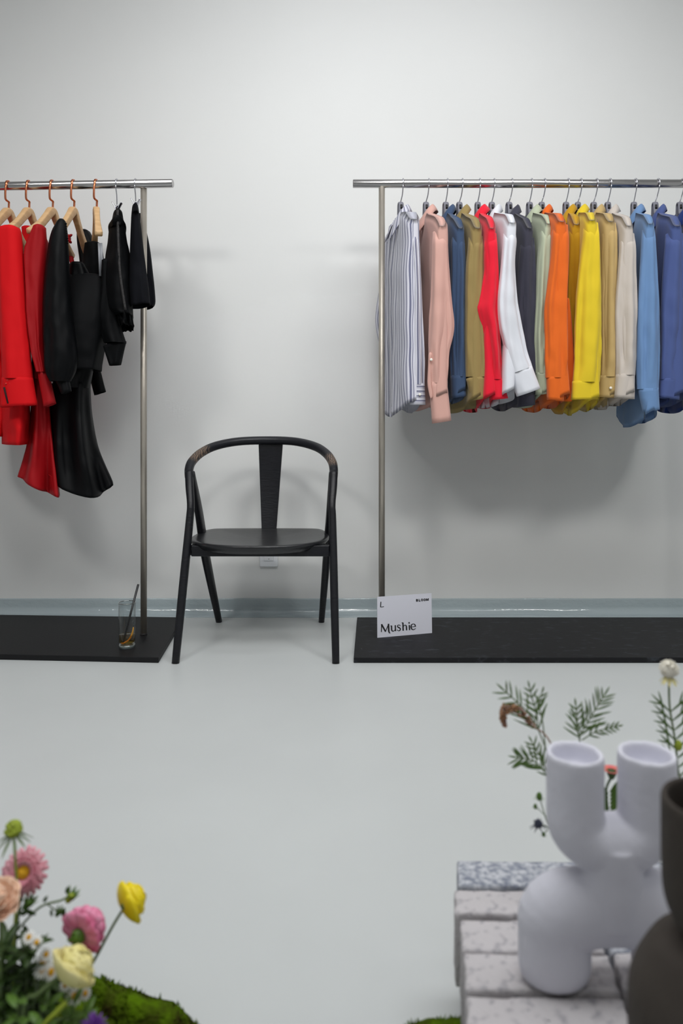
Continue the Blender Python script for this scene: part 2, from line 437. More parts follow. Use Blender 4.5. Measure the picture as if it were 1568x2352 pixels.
m.box(((a.x + b.x) / 2, 2.64, .379), (b.x - a.x, .026, .040)); obj('front_apron', m, M['chair'], ch, bevel=.003)
for (x0, x1) in ((-.566, -.545), (-.06, -.083)):
    m = MB(); m.sweep([Vector((x0, 2.64, .372)), Vector((x1, 2.95, .372))], (.011, .016), 8, ref=(1, 0, 0), sq=.6); obj('side_apron', m, M['chair'], ch)
# splat
m = MB(); rows = []
for i in range(11):
    t = i / 10; y = 1008 + (1216 - 1008) * t; Z = 2.995 - .028 * t + .012 * math.sin(t * PI)
    l = 593 + 7.5 * t; r = 650 - 15.5 * t
    a = P(l, y, Z); b = P(r, y, Z); dn = Vector((0, .012, 0)); md = Vector((0, .006, 0))
    rows.append([a, a * .5 + b * .5 + md, b, b + dn, a * .5 + b * .5 + dn + md, a + dn])
ix = m.grid(rows, True); m.f.append(tuple(ix[0])); m.f.append(tuple(ix[-1][::-1]))
obj('backrest_splat', m, M['chair'], ch, smooth=False, bevel=.002)

# ------------------------------------------------------------------ outlet
ot = thing('wall_outlet', P(617.5, 1301, YW), 'white wall socket low on the wall behind the black chair', 'outlet')
oc = P(617.5, 1301, YW) + Vector((0, 0, .06))
m = MB(); m.box(oc + Vector((0, -.005, 0)), (.080, .010, .120)); obj('face_plate', m, M['outlet'], ot, bevel=.003)
m = MB(); m.box(oc + Vector((0, -.011, .0)), (.042, .004, .066)); obj('socket_insert', m, M['outlet'], ot, bevel=.001)
for dx, dz in ((0.001, -.0245), (-.010, .0), (.010, .0), (0, .022)):
    m = MB(); m.lathe([(0, 0), (.0018, 0), (.0018, .0008), (0, .0008)], oc + Vector((dx, -.0128, dz)), (0, -1, 0), 10); obj('pin_hole', m, M['hole'], ot)

# ------------------------------------------------------------------ sign card
TL, TR, BL = P(866, 1371, 2.79), P(990.5, 1362.5, 2.853), P(866.5, 1465, 2.767); BR = BL + TR - TL
sg = thing('sign_card', (BL + BR) / 2, 'white card lettered Mushie leaning on the post of the right rack', 'sign')
nrm = ((TR - TL).cross(BL - TL)).normalized()
if nrm.y > 0: nrm = -nrm
m = MB(); m.prism([TL, TR, BR, BL], -nrm * .003); obj('card', m, M['card'], sg, smooth=False)
def cardpt(zx, zy):
    u = (zx - 470) / 892; v = (zy - (288 - 60 * u)) / ((962 - 77 * u) - (288 - 60 * u))
    return TL * (1 - u) * (1 - v) + TR * u * (1 - v) + BR * u * v + BL * (1 - u) * v
def stroke(m, pts, ws, n=20, curve=True, cap=True):
    if curve and len(pts) > 2: q = cat_rom([p + (w,) for p, w in zip(pts, ws)], n)
    else: q = [p + (w,) for p, w in zip(pts, ws)]
    rows = []
    for i, (x, y, w) in enumerate(q):
        x0, y0 = q[max(i - 1, 0)][:2]; x1, y1 = q[min(i + 1, len(q) - 1)][:2]
        dx, dy = x1 - x0, y1 - y0; l = math.hypot(dx, dy) or 1
        nx, ny = -dy / l * w / 2, dx / l * w / 2
        f = nrm * .0012; g = -nrm * .0006
        a = cardpt(x + nx, y + ny); b = cardpt(x - nx, y - ny)
        rows.append([a + f, b + f, b + g, a + g])
    ix = m.grid(rows, True); m.f.append(tuple(ix[0])); m.f.append(tuple(ix[-1]))
m = MB()
stroke(m, [(537, 738), (533, 866)], [13, 13])
stroke(m, [(536, 740), (600, 860)], [26, 22])
stroke(m, [(598, 860), (650, 735)], [11, 12])
stroke(m, [(648, 732), (650, 810), (652, 850), (660, 876), (677, 882)], [24, 24, 24, 16, 5])
stroke(m, [(678, 766), (700, 763)], [8, 10])
stroke(m, [(697, 762), (698, 820), (706, 845), (728, 850), (756, 828)], [20, 20, 18, 10, 7])
stroke(m, [(757, 755), (760, 850)], [20, 20])
stroke(m, [(841, 766), (822, 750), (797, 758), (796, 782), (822, 797), (840, 815), (830, 840), (804, 844), (785, 828)], [10, 8, 12, 16, 20, 17, 13, 9, 8])
stroke(m, [(862, 716), (884, 713)], [8, 10])
stroke(m, [(882, 712), (885, 842)], [21, 21])
stroke(m, [(886, 782), (905, 758), (928, 756), (938, 778), (941, 836)], [7, 10, 14, 20, 20])
stroke(m, [(986, 752), (989, 833)], [20, 20])
stroke(m, [(972, 717), (994, 715)], [22, 22])
stroke(m, [(1016, 783), (1086, 775)], [8, 8])
stroke(m, [(1086, 777), (1078, 745), (1050, 734), (1022, 750), (1014, 785), (1028, 818), (1058, 826), (1090, 806)], [17, 16, 9, 16, 21, 17, 10, 6])
obj('lettering', m, M['ink'], sg, smooth=False, label='black word Mushie')
m = MB(); stroke(m, [(528, 368), (521, 455)], [13, 13]); stroke(m, [(518, 455), (556, 452), (574, 446)], [8, 8, 8]); obj('letter', m, M['ink'], sg, smooth=False, label='slanted black letter L')
m = MB()
def blet(x, segs, w=11, closed=False):
    for s in segs:
        pts = [(x + p[0], 366 - (x + p[0] - 1105) * .072 - p[1]) for p in s]
        stroke(m, pts, [w] * len(pts), n=18, curve=len(pts) > 2)
blet(1105, [[(4, 0), (4, 40)]], 12); blet(1105, [[(4, 36), (18, 36), (24, 30), (18, 22), (4, 21)], [(4, 21), (20, 20), (27, 12), (20, 4), (4, 4)]], 9)
blet(1148, [[(4, 0), (4, 40)], [(2, 5), (26, 5)]], 11)
for ox in (1184, 1226):
    blet(ox, [[(17 + 13 * math.cos(t * PI / 6), 20 + 16 * math.sin(t * PI / 6)) for t in range(13)]], 10)
blet(1268, [[(4, 0), (4, 40)], [(38, 0), (38, 40)], [(4, 38), (21, 6)], [(38, 38), (21, 6)]], 11)
obj('lettering', m, M['ink'], sg, smooth=False, label='small bold black word BLOOM')

# ------------------------------------------------------------------ drinking glass
gc = P(291.5, 1486, 2.654); gc.z = .0202
m = MB()
gp = [(0, 0), (.027, 0), (.0298, .002), (.0302, .010), (.0310, .164), (.0304, .1648), (.0296, .164), (.0286, .022), (.025, .0165), (0, .0155)]
m.lathe(gp, gc, ns=48); gl = obj('drinking_glass', m, M['glass'], None, gc)
tag(gl, 'clear tall drinking glass standing on the black base of the left rack', 'glass')
m = MB(); m.lathe([(.0285, .1640), (.0300, .1662), (.0314, .1640), (.0300, .1622), (.0285, .1640)], gc, ns=48); obj('rim', m, M['glass_edge'], gl)
m = MB(); m.lathe([(0, .0008), (.0268, .0008), (.0296, .0030), (.0298, .0090), (.0270, .0125), (0, .0120)], gc, ns=48); obj('thick_base', m, M['glass_edge'], gl)
m = MB(); m.lathe([(0, .0158), (.0246, .0168), (.0283, .0225), (.0288, .046), (.0, .046)], gc, ns=48)
dk = obj('drink', m, M['drink'], None, gc + Vector((0, 0, .016))); tag(dk, 'pale yellow drink left in the bottom of the tall glass', 'drink')
m = MB(); s0 = P(283, 1473, 2.654); s1 = P(315.3, 1344, 2.654)
s0 = Vector((gc.x - .013, gc.y - .004, gc.z + .0185)); s1.y = gc.y + .012
dd = (s1 - s0).normalized(); xx = dd.orthogonal().normalized(); yy = dd.cross(xx)
rr2 = []
for r, h in ((.0040, 0), (.0040, 1), (.0033, 1), (.0033, 0)):
    rr2.append([s0 + (s1 - s0) * h + (xx * math.cos(k / 8 * PI) + yy * math.sin(k / 8 * PI)) * r for k in range(16)])
rr2.append(rr2[0]); m.grid(rr2, True)
so = obj('drinking_straw', m, M['straw'], None, s0); tag(so, 'black straw leaning out of the tall drinking glass', 'straw')
# orange slice: a bent half wheel, seen on edge
ct = gc + Vector((.001, .0, .046)); rows_r = []; rows_f = [];
osl = thing('orange_slice', gc + Vector((0, 0, .02)), 'thin curved orange slice inside the tall drinking glass', 'fruit slice')
A0 = P(277, 1478, 2.643); A1 = P(306, 1441, 2.643); mid = P(296, 1469, 2.640)
ru = []; fl_ = []
for i in range(19):
    t = i / 18; p = A0 * (1 - t) ** 2 + (mid * 2 - A0 * .5 - A1 * .5) * 2 * t * (1 - t) + A1 * t * t
    dv = (A1 - A0).normalized(); nv = Vector((-dv.z, 0, dv.x)) * .0030
    depth = .004 + .020 * math.sin(PI * t)
    wdt = .55 + .45 * math.sin(PI * t)
    f0 = p - nv * wdt; b0 = p + nv * wdt
    ru.append([f0, f0 * .5 + b0 * .5 + Vector((0, -.0016, 0)), b0, b0 + Vector((0, .002, 0)), f0 + Vector((0, .002, 0))])
    fl_.append([f0 * .9 + b0 * .1 + Vector((0, .002, 0)), b0 * .9 + f0 * .1 + Vector((0, .002, 0)), b0 * .9 + f0 * .1 + Vector((0, depth, 0)), f0 * .9 + b0 * .1 + Vector((0, depth, 0))])
for q, nm, mm in ((ru, 'rind', 'orange_rind'), (fl_, 'flesh', 'orange_flesh')):
    m = MB(); ix = m.grid(q, True); m.f.append(tuple(ix[0])); m.f.append(tuple(ix[-1])); obj(nm, m, M[mm], osl)

# ------------------------------------------------------------------ hangers
def hook_curve(top, bottom, r_rail=.0165, rad=.0026, ext=.0, lean=0.0):
    """wire going over the rail (rail along x) then down"""
    c = top; pts = []
    R = r_rail + rad + .0004
    for i in range(13):
        a = math.radians(215) - math.radians(215 + 60) * i / 12 + 0
        a = math.radians(200 - 20 * i)
        pts.append(c + Vector((lean * 0, math.cos(a) * R, math.sin(a) * R)))
    q = pts[-1]
    # from the near side back under the rail to the centre line, then down
    pts += [q * .5 + (c + Vector((0, -R * .2, -R * 1.9))) * .5 + Vector((0, -.002, -.002)), c + Vector((0, 0, -R * 2.2))]
    pts += [(c + Vector((0, 0, -R * 2.2))) * (1 - t) + bottom * t for t in (.33, .66, 1)]
    return pts

def plastic_hanger(hx, dirv, label, lean):
    X = (hx - CX) / F * YR
    top = Vector((X, YR, ZR)); neck = Vector((X + lean, YR, 1.711))
    t = thing('clothes_hanger', Vector((X, YR, 1.60)), label, 'hanger', 'grey hangers of the shirt rack')
    # hook hangs over the rail, near end in front
    m = MB(); R = .0165 + .0030
    pts = [top + Vector((0, math.cos(math.radians(a)) * R, math.sin(math.radians(a)) * R)) for a in range(-30, 211, 15)]
    low = top + Vector((lean * .3, -.006, -.045))
    pts += [top + Vector((lean * .1, -R * .85, -.020)), low, low * .5 + neck * .5, neck + Vector((0, 0, .002))]
    m.sweep(path3(pts, 60), .0024, 8); obj('hook', m, M['chrome'], t)
    m = MB()   # loop at the top
    d = dirv; n = Vector((-d.y, d.x, 0))
    lp = [neck + n * s * .0 + d * (w) + Vector((0, 0, z)) for w, z, s in ((-.016, -.05, 0), (-.013, -.02, 0), (-.010, -.006, 0), (0, 0, 0), (.010, -.006, 0), (.013, -.02, 0), (.016, -.05, 0))]
    m.sweep(path3(lp, 24), (.0105, .0045), 12, ref=n, sq=.8)
    for s in (-1, 1):
        ar = [neck + d * s * u + Vector((0, 0, z)) for u, z in ((.010, -.05), (.04, -.078), (.09, -.108), (.13, -.135), (.15, -.148))]
        m.sweep(path3(ar, 20), (.009, .012), 10, ref=n, sq=.8)
    hb = obj('hanger_body', m, M['hplastic'], t)
    m = MB(); m.sweep([neck + d * .0165 + Vector((0, 0, -.011)), neck + d * .0185 + Vector((0, 0, -.028))], (.0045, .002), 10, ref=n); obj('slot', m, M['ink'], hb)
    return t

def wood_hanger(hx, neary, label, railpt, dirv, halfw=.20):
    """hook px column at the rail"""
    neck = Vector((railpt.x, railpt.y, railpt.z - .090))
    t = thing('clothes_hanger', Vector((neck.x, neck.y, neck.z - .12)), label, 'hanger', 'wooden hangers of the left rack')
    m = MB(); R = .0165 + .0032; top = Vector(railpt)
    pts = [top + Vector((0, math.cos(math.radians(a)) * R, math.sin(math.radians(a)) * R)) for a in range(10, 196, 15)]
    pts += [top + Vector((-.002, -R, -.020)), top + Vector((-.003, -R * .9, -.052)), top + Vector((-.001, -R * .6, -.060)), top + Vector((.004, -.004, -.064)), top + Vector((.003, -.001, -.070)), neck + Vector((.002, 0, .0))]
    m.sweep(path3(pts, 70), (.0042, .0024), 8, ref=(1, 0, 0), sq=.6); obj('hook', m, M['copper'], t)
    d = dirv; n = Vector((-d.y, d.x, 0)); m = MB()
    for s in (-1, 1):
        ar = [neck + d * s * u * halfw / .20 + Vector((0, 0, z)) for u, z in ((-.004, -.012), (.016, -.018), (.05, -.045), (.10, -.085), (.15, -.118), (.20, -.142))]
        m.sweep(path3(ar, 26), cat_rom([(.0125, .014), (.0125, .0175), (.011, .016), (.011, .015), (.013, .015), (.014, .011)], 26), 20, ref=n, sq=.45)
    m.lathe([(0, .002), (.010, .000), (.0135, -.008), (.0135, -.026), (0, -.03)], neck, ns=16)
    obj('hanger_body', m, M['hwood'], t)
    return t

# ------------------------------------------------------------------ shirts
def body_mesh(mb, neck, d, a, b, ztop_end, zhem, seed, tail=.05, fold=.012):
    """flattened shirt body: neck = base of neck, d = direction along the hanger (towards the viewer)"""
    rnd = random.Random(seed); ph = [rnd.uniform(0, 6.28) for _ in range(6)]
    n = Vector((-d.y, d.x, 0)); ns, nr = 64, 40
    drop = neck.z - ztop_end
    rings = []
    for i in range(nr):
        s = i / (nr - 1); ring = []
        aa = a * (1 + .02 * s - .02 * math.sin(PI * s))
        bb = b * (.62 + .38 * min(1, s / .03) ** .5) * (1 + .12 * s)
        for k in range(ns):
            th = 2 * PI * k / ns; c, sn = math.cos(th), math.sin(th)
            cu = math.copysign(abs(c) ** .8, c); cv = math.copysign(abs(sn) ** .35, sn)
            u = aa * cu
            e = max(0, (abs(u) - .055) / (a - .055)); zt = neck.z - drop * min(1, e) - .030 * (max(0, e - .72) / .28) ** 2
            zb = zhem + tail * (abs(cu)) ** 2.5 + .0075 * (1 + math.tanh(cv * 3))
            zt -= (.030 if cv < 0 else .004) * max(0, 1 - (u / .05) ** 2)
            z = zt + (zb - zt) * s
            tn = .42 + .58 * min(1, max(0, (abs(u) - .05) / .10)); tn += (1 - tn) * min(1, s / .25)
            v = bb * cv * tn + fold * (tn ** 2)  * (.3 + s) * (math.sin(u * 17 + ph[0] + s) * .55 + math.sin(u * 41 + ph[1] - s * 2) * .16) * (.6 + .4 * abs(cv))
            v += .006 * noise.noise(Vector((u * 12, cv * 2 + seed, z * 9)))
            ring.append(neck + d * u + n * v + Vector((0, 0, z - neck.z)))
        rings.append(ring)
    circ = 4 * a; ln = neck.z - zhem
    idx = mb.grid(rings, True, lambda i, j: (j / ns * circ, i / (nr - 1) * ln), flip=False)
    # close top
    for k in range(ns // 2):
        q = (idx[0][k], idx[0][(k + 1) % ns], idx[0][(ns - k - 1) % ns], idx[0][(ns - k) % ns])
        if len(set(q)) >= 3: mb.f.append(tuple(dict.fromkeys(q)))
    # inside of the hem
    last = idx[-1]; up = [mb.add(p + (neck + Vector((0, 0, p.z - neck.z)) - p) * .06 + Vector((0, 0, .04))) for p in rings[-1]]
    for j in range(ns): mb.f.append((last[j], last[(j + 1) % ns], up[(j + 1) % ns], up[j]))
    for k in range(ns // 2):
        q = (up[k], up[(k + 1) % ns], up[(ns - k - 1) % ns], up[(ns - k) % ns])
        if len(set(q)) >= 3: mb.f.append(tuple(dict.fromkeys(q)))

def collar_mesh(mb, neck, d, wide=0.0, flare=1.0, seed=0):
    n = Vector((d.y, -d.x, 0))          # points to the back of the neck (right in the photo)
    if n.x < 0: n = -n
    rnd = random.Random(seed); rows = []
    K = 44
    for i in range(K + 1):
        ph = math.radians(-158 + 316 * i / K); f = abs(ph) / math.radians(158)
        cu, cv = math.sin(ph), math.cos(ph)
        ru, rv = .054, .023
        base = neck + d * ru * cu + n * rv * cv
        o = (d * cu * 1.0 + n * cv).normalized()
        fr = max(0, f - .35) / .65
        hgt = .038 - .018 * f
        drp = .019 + .032 * (1 - cv) / 2 + .028 * fr ** 1.6 + .004 * math.sin(ph * 3 + seed)
        out = (.008 + .015 * (1 - cv) / 2 + .002 * math.sin(ph * 2 + seed * 1.7)) * flare + .008 * fr
        zf = -.040 * fr ** 1.5 - .010 * (1 - cv) * .5
        r = [base + Vector((0, 0, -.012 + zf)), base + Vector((0, 0, hgt * .5 + zf)), base + o * .001 + Vector((0, 0, hgt + zf)), base + o * .006 + Vector((0, 0, hgt + .004 + zf)),
             base + o * .011 + Vector((0, 0, hgt - .002 + zf)), base + o * (.011 + out * .5) + Vector((0, 0, hgt - drp * .5 + zf)), base + o * (.011 + out) + Vector((0, 0, hgt - drp * 1.05 + zf))]
        rows.append(r)
    mb.grid(rows, False, lambda i, j: (i / K * .35, j * .012))

SHIRTS = [
 # name colour, hookx, near shoulder px, sleeve rows, cuff rows, Z, hem y, rgb, label
 dict(k='striped', hx=925, sh=(952, 500), sl=[(938, 962, 505), (940, 963, 550), (943, 965, 600), (945, 968, 680), (942, 971, 760), (941, 974, 830), (941, 974, 884)],
      cf=[(940, 976, 884), (940, 977, 930)], Z=2.60, hem=958, lab='grey and white striped shirt hanging first beside the rack post'),
 dict(k='pink', hx=984, sh=(1015, 515), sl=[(992, 1024, 512), (992, 1028, 555), (991, 1031, 610), (989, 1036, 680), (985, 1042, 755), (984, 1030, 810), (984, 1026, 880)],
      cf=[(984, 1027, 880), (992, 973, 1036, 966)], Z=2.565, hem=945, rgb=(216, 170, 158), lab='dusty pink shirt with loosely hanging open cuff'),
 dict(k='steel', hx=1027, sh=(1055, 520), sl=[(1030, 1062, 515), (1036, 1066, 560), (1036, 1068, 620), (1034, 1068, 700), (1032, 1067, 790), (1034, 1066, 866)],
      cf=[(1033, 1067, 866), (1036, 916, 1070, 910)], Z=2.625, hem=938, rgb=(60, 80, 112), lab='slate blue shirt between the dusty pink and the olive ones'),
 dict(k='olive', hx=1061, sh=(1095, 520), sl=[(1074, 1104, 520), (1074, 1109, 565), (1069, 1110, 620), (1068, 1111, 700), (1067, 1115, 780), (1069, 1119, 866)],
      cf=[(1069, 872, 1121, 866), (1082, 921, 1125, 913)], Z=2.60, hem=950, rgb=(152, 132, 82), lab='olive green shirt between the slate blue and the red ones'),
 dict(k='red', hx=1101, sh=(1130, 520), sl=[(1112, 1137, 515), (1112, 1141, 560), (1112, 1144, 620), (1100, 1146, 690), (1096, 1147, 712), (1110, 1150, 770), (1121, 1151, 830), (1122, 1153, 872)],
      cf=[(1122, 1154, 872), (1126, 919, 1166, 915)], Z=2.58, hem=948, rgb=(236, 26, 52), lab='bright red shirt with bent sleeve beside the white shirt'),
 dict(k='white', hx=1134, sh=(1172, 508), sl=[(1156, 1182, 508), (1154, 1185, 550), (1150, 1182, 610), (1142, 1188, 690), (1146, 1198, 750), (1158, 1208, 800), (1168, 860, 1221, 842)],
      cf=[(1167, 862, 1222, 843), (1187, 911, 1240, 892)], Z=2.555, hem=938, rgb=(228, 230, 238), lab='plain white shirt with sleeve swinging to the right'),
 dict(k='charcoal', hx=1175, sh=(1212, 520), sl=[(1192, 1220, 518), (1194, 1227, 570), (1188, 1229, 640), (1186, 1230, 720), (1190, 1231, 800), (1190, 1230, 880)],
      cf=[(1190, 1229, 880), (1187, 936, 1228, 930)], Z=2.65, hem=945, rgb=(62, 62, 76), lab='charcoal grey shirt behind the sleeve of the white shirt'),
 dict(k='sage', hx=1220, sh=(1255, 510), sl=[(1238, 1262, 508), (1240, 1265, 545), (1234, 1266, 610), (1231, 1264, 690), (1227, 1258, 770), (1229, 1258, 858)],
      cf=[(1229, 1258, 858), (1230, 907, 1257, 905)], Z=2.625, hem=938, rgb=(186, 194, 168), lab='pale sage green shirt beside the orange one'),
 dict(k='orange', hx=1250, sh=(1288, 505), sl=[(1266, 1300, 505), (1267, 1304, 540), (1263, 1304, 600), (1256, 1301, 660), (1250, 1300, 712), (1252, 1300, 780), (1253, 1300, 868)],
      cf=[(1254, 1299, 868), (1256, 918, 1293, 922)], Z=2.575, hem=948, rgb=(232, 106, 30), lab='orange shirt between the sage green and the mustard ones'),
 dict(k='mustard', hx=1304, sh=(1328, 512), sl=[(1306, 1333, 512), (1305, 1337, 540), (1302, 1340, 600), (1300, 1340, 680), (1300, 1338, 780), (1300, 1336, 860)],
      cf=[(1300, 1336, 860), (1300, 1336, 908)], Z=2.665, hem=952, rgb=(196, 150, 22), lab='mustard brown shirt half hidden between the orange and bright yellow shirts'),
 dict(k='yellow', hx=1333, sh=(1362, 502), sl=[(1340, 1371, 502), (1339, 1374, 536), (1332, 1376, 600), (1325, 1378, 670), (1320, 1379, 760), (1318, 1378, 830), (1315, 1376, 878)],
      cf=[(1313, 1375, 878), (1311, 918, 1372, 917)], Z=2.575, hem=955, rgb=(228, 198, 42), lab='bright yellow shirt with broad sleeve and cuff'),
 dict(k='khaki', hx=1369, sh=(1402, 505), sl=[(1383, 1411, 503), (1382, 1414, 536), (1380, 1415, 600), (1378, 1413, 700), (1378, 1412, 790), (1376, 1414, 866)],
      cf=[(1374, 1415, 866), (1372, 912, 1414, 914)], Z=2.63, hem=945, rgb=(196, 168, 112), lab='khaki tan shirt with white cuff button beside the bright yellow one', btn=(1402, 891)),
 dict(k='stone', hx=1400, sh=(1440, 515), sl=[(1422, 1450, 514), (1424, 1456, 560), (1420, 1458, 620), (1414, 1461, 700), (1414, 1460, 780), (1415, 1457, 862)],
      cf=[(1414, 1457, 862), (1411, 913, 1455, 917)], Z=2.595, hem=942, rgb=(204, 194, 186), lab='light stone grey shirt between the khaki and the sky blue ones'),
 dict(k='sky', hx=1458, sh=(1490, 510), sl=[(1474, 1498, 508), (1474, 1502, 548), (1470, 1507, 620), (1466, 1512, 700), (1464, 1512, 790), (1464, 1510, 894)],
      cf=[(1465, 896, 1511, 893), (1477, 946, 1513, 940)], Z=2.58, hem=982, rgb=(110, 144, 190), lab='sky blue shirt hanging lowest near the right end'),
 dict(k='denim', hx=1510, sh=(1550, 515), sl=[(1527, 1562, 514), (1527, 1570, 560), (1522, 1572, 630), (1517, 1572, 710), (1516, 1570, 800), (1514, 1562, 872)],
      cf=[(1514, 1559, 872), (1511, 913, 1558, 919)], Z=2.59, hem=945, rgb=(76, 92, 144), lab='denim blue shirt beside the sky blue one at the right'),
 dict(k='royal', hx=1566, sh=(1612, 515), sl=[(1590, 1625, 514), (1592, 1632, 560), (1590, 1636, 640), (1586, 1636, 720), (1584, 1634, 800), (1584, 1630, 872)],
      cf=[(1584, 1630, 872), (1582, 915, 1628, 918)], Z=2.60, hem=950, rgb=(26, 52, 118), lab='royal blue shirt cut off by the right edge'),
]
STR_V = stripe_mat('stripe_cotton', (206, 206, 216), (108, 110, 134), .020, 0)
STR_B = stripe_mat('stripe_cotton_body', (206, 206, 216), (108, 110, 134), .030, 0)
STR_H = stripe_mat('stripe_cotton_cuff', (206, 206, 216), (108, 110, 134), .017, 1)
M['shirt_button'] = mat('shirt_button', (236, 232, 222), .3)
HL = {'striped': 'the striped shirt', 'pink': 'the dusty pink shirt', 'steel': 'the slate blue shirt', 'olive': 'the olive shirt', 'red': 'the bright red shirt', 'white': 'the white shirt',
      'charcoal': 'the charcoal shirt', 'sage': 'the sage green shirt', 'orange': 'the orange shirt', 'mustard': 'the mustard brown shirt', 'yellow': 'the bright yellow shirt', 'khaki': 'the khaki shirt',
      'stone': 'the light stone grey shirt', 'sky': 'the sky blue shirt', 'denim': 'the denim blue shirt', 'royal': 'the royal blue shirt'}
for si, S in enumerate(SHIRTS):
    X = (S['hx'] - CX) / F * YR
    shp = P(S['sh'][0], S['sh'][1], S['Z'] + .01)
    d = Vector((shp.x - X, shp.y - YR, 0)).normalized()
    lean = random.uniform(-.012, -.004)
    plastic_hanger(S['hx'], d, 'grey hanger with silver hook holding ' + HL[S['k']], lean)
    neck = Vector((X + lean, YR, 1.658))
    t = thing('shirt', neck, S['lab'], 'shirt', 'shirts on the right rack')
    if S['k'] == 'striped': mv, mc = STR_V, STR_H
    else: mv = mc = fabric('cotton_' + S['k'], tuple(int(q * .945) for q in S['rgb']))
    m = MB(); hz = H - (S['hem'] - YH) / F * YR
    r1 = S['sl'][1]; bw = (r1[1] - r1[0]) / 2 / F * S['Z']
    e1 = P((r1[0] + r1[1]) / 2, r1[2], S['Z']); dv = Vector((e1.x - neck.x, e1.y - neck.y, 0)); alen = dv.length + .0255
    if S['k'] != 'striped': d = dv.normalized()
    body_mesh(m, neck, d, alen, .036 if S['k'] == 'striped' else max(.022, min(.029, bw)), shp.z + .012, hz, si * 7 + 3); obj('body', m, STR_B if S['k'] == 'striped' else mv, t)
    m = MB(); collar_mesh(m, neck, d, seed=si, flare=1.0 + .3 * math.sin(si * 2.1)); obj('collar', m, mv, t, solid=.0016)
    m = MB(); r1 = S['sl'][1]; rws = [(r1[0] + 1.5, r1[1] - 1.5, r1[2] - 22), (r1[0] + .4, r1[1] - .4, r1[2] - 4)] + [(r1[0] - .4, r1[1] + .4, r1[2] + 9)] + S['sl'][2:]; nz = len(rws); cloth_tube(m, rws, [S['Z'] + .022, S['Z'] + .004] + [S['Z']] * (nz - 2), [.018, .0255] + [.0285] * (nz - 2), seed=si + 1, fold=.19, wr=.06, hollow=False, pinch=.75); sl = obj('sleeve', m, mv, t)
    m = MB(); cq = S['cf']; c0_ = cq[0]; c0_ = (c0_[0] + 1.0, c0_[1] - 1.0, c0_[2] - 2) if len(c0_) == 3 else (c0_[0] + 1.0, c0_[1] - 2, c0_[2] - 1.0, c0_[3] - 2); cloth_tube(m, [c0_] + cq[1:], S['Z'] - .001, .0275, nr=8, seed=si + 40, fold=.03, wr=.0, cap=True); cf = obj('cuff', m, mc, sl)
    if 'btn' in S or S['k'] in ('striped', 'pink'):
        bx = S.get('btn') or {'striped': (964, 906), 'pink': (990, 826)}[S['k']]
        c = P(bx[0], bx[1], S['Z'] - .034); m = MB(); m.lathe([(0, .003), (.004, .003), (.005, .0015), (.005, -.004), (0, -.004)], c, (0, -1, 0), 16); obj('cuff_button', m, M['shirt_button'], cf, label='pale cuff button')
    if S['k'] == 'orange':
        m = MB(); cloth_tube(m, [(1299, 1306, 690), (1299, 1312, 740), (1298, 1317, 820), (1297, 1317, 880), (1294, 1312, 922)], 2.615, .016, nr=30, ns=24, seed=77, fold=.12, wr=.08); obj('sleeve_fold', m, mv, sl)
    if S['k'] == 'pink':
        m = MB(); cloth_tube(m, [(984, 992, 815), (982, 990, 850), (981, 990, 880), (985, 993, 905), (988, 992, 915)], 2.545, .006, nr=24, ns=16, seed=78, fold=.1, wr=.08); obj('cuff_edge', m, mv, cf)
    # sleeve on the wall side
    fz = YR + .205
    if S['k'] == 'striped':
        m = MB(); rows = [(893, 912, 520), (884, 908, 570), (874, 900, 640), (864, 892, 705), (862, 889, 745), (872, 896, 800), (886, 908, 860)]
        cloth_tube(m, rows, 3.0, .028, seed=99, fold=.1, wr=.05, hollow=False); s2 = obj('sleeve', m, mv, t)
        m = MB(); cloth_tube(m, [(886, 908, 860), (892, 914, 905)], 3.0, .028, nr=8, fold=.03, wr=0); obj('cuff', m, mc, s2)
    else:
        e = neck - d * .225; m = MB(); secs = []
        px = lambda x: CX + x * F / fz
        py = lambda z: YH - (z - H) * F / fz
        w = .034 * F / fz
        rows = [(px(e.x) - w * .8, px(e.x) + w * .8, py(shp.z)), (px(e.x) - w, px(e.x) + w, py(shp.z - .08)), (px(e.x) - w * 1.1, px(e.x) + w * 1.1, py(shp.z - .3)), (px(e.x) - w, px(e.x) + w, py(.98))]
        cloth_tube(m, rows, fz, .028, nr=24, ns=24, seed=si + 70, fold=.08, wr=.04, hollow=False); s2 = obj('sleeve', m, mv, t)
        m = MB(); cloth_tube(m, [rows[-1], (rows[-1][0], rows[-1][1], py(.92))], fz, .028, nr=6, ns=24, fold=.03, wr=0); obj('cuff', m, mc, s2)

# ------------------------------------------------------------------ left rack garments
def railL(hx):
    # point on the left rail seen at column hx
    t = (hx - CX) / F
    # L1 + dl*s : x = t*y
    s = (t * L1.y - L1.x) / (dl.x - t * dl.y)
    return L1 + dl * s
RED = fabric('red_crepe', (204, 3, 14), .8, sheen=0, bump=.04); RED2 = fabric('red_satin_shaded', (152, 2, 13), .65, sheen=0, bump=.03)  # RED2 is darkened to carry the shade over the flared dress
BLK = fabric('black_satin', (5, 6, 8), .5, sheen=.0); BLK2 = fabric('black_wool', (13, 14, 19), .9, sheen=.0); BLK3 = fabric('black_crepe', (5, 6, 8), .7, sheen=.0)
for k_ in (BLK, BLK2, BLK3): k_.node_tree.nodes['Principled BSDF'].inputs['Specular IOR Level'].default_value = .13
M['rosebtn'] = mat('red_glass_button', (200, 30, 30), .15)
M['strap'] = mat('grey_ribbon', (150, 152, 158), .5)
wl = ['wooden hanger with copper hook nearest the left edge', 'wooden hanger with copper hook holding the red jacket', 'wooden hanger with copper hook holding the flared red dress',
      'wooden hanger with copper hook holding the black dress', 'wooden hanger turned edge-on holding the strappy black blouse']
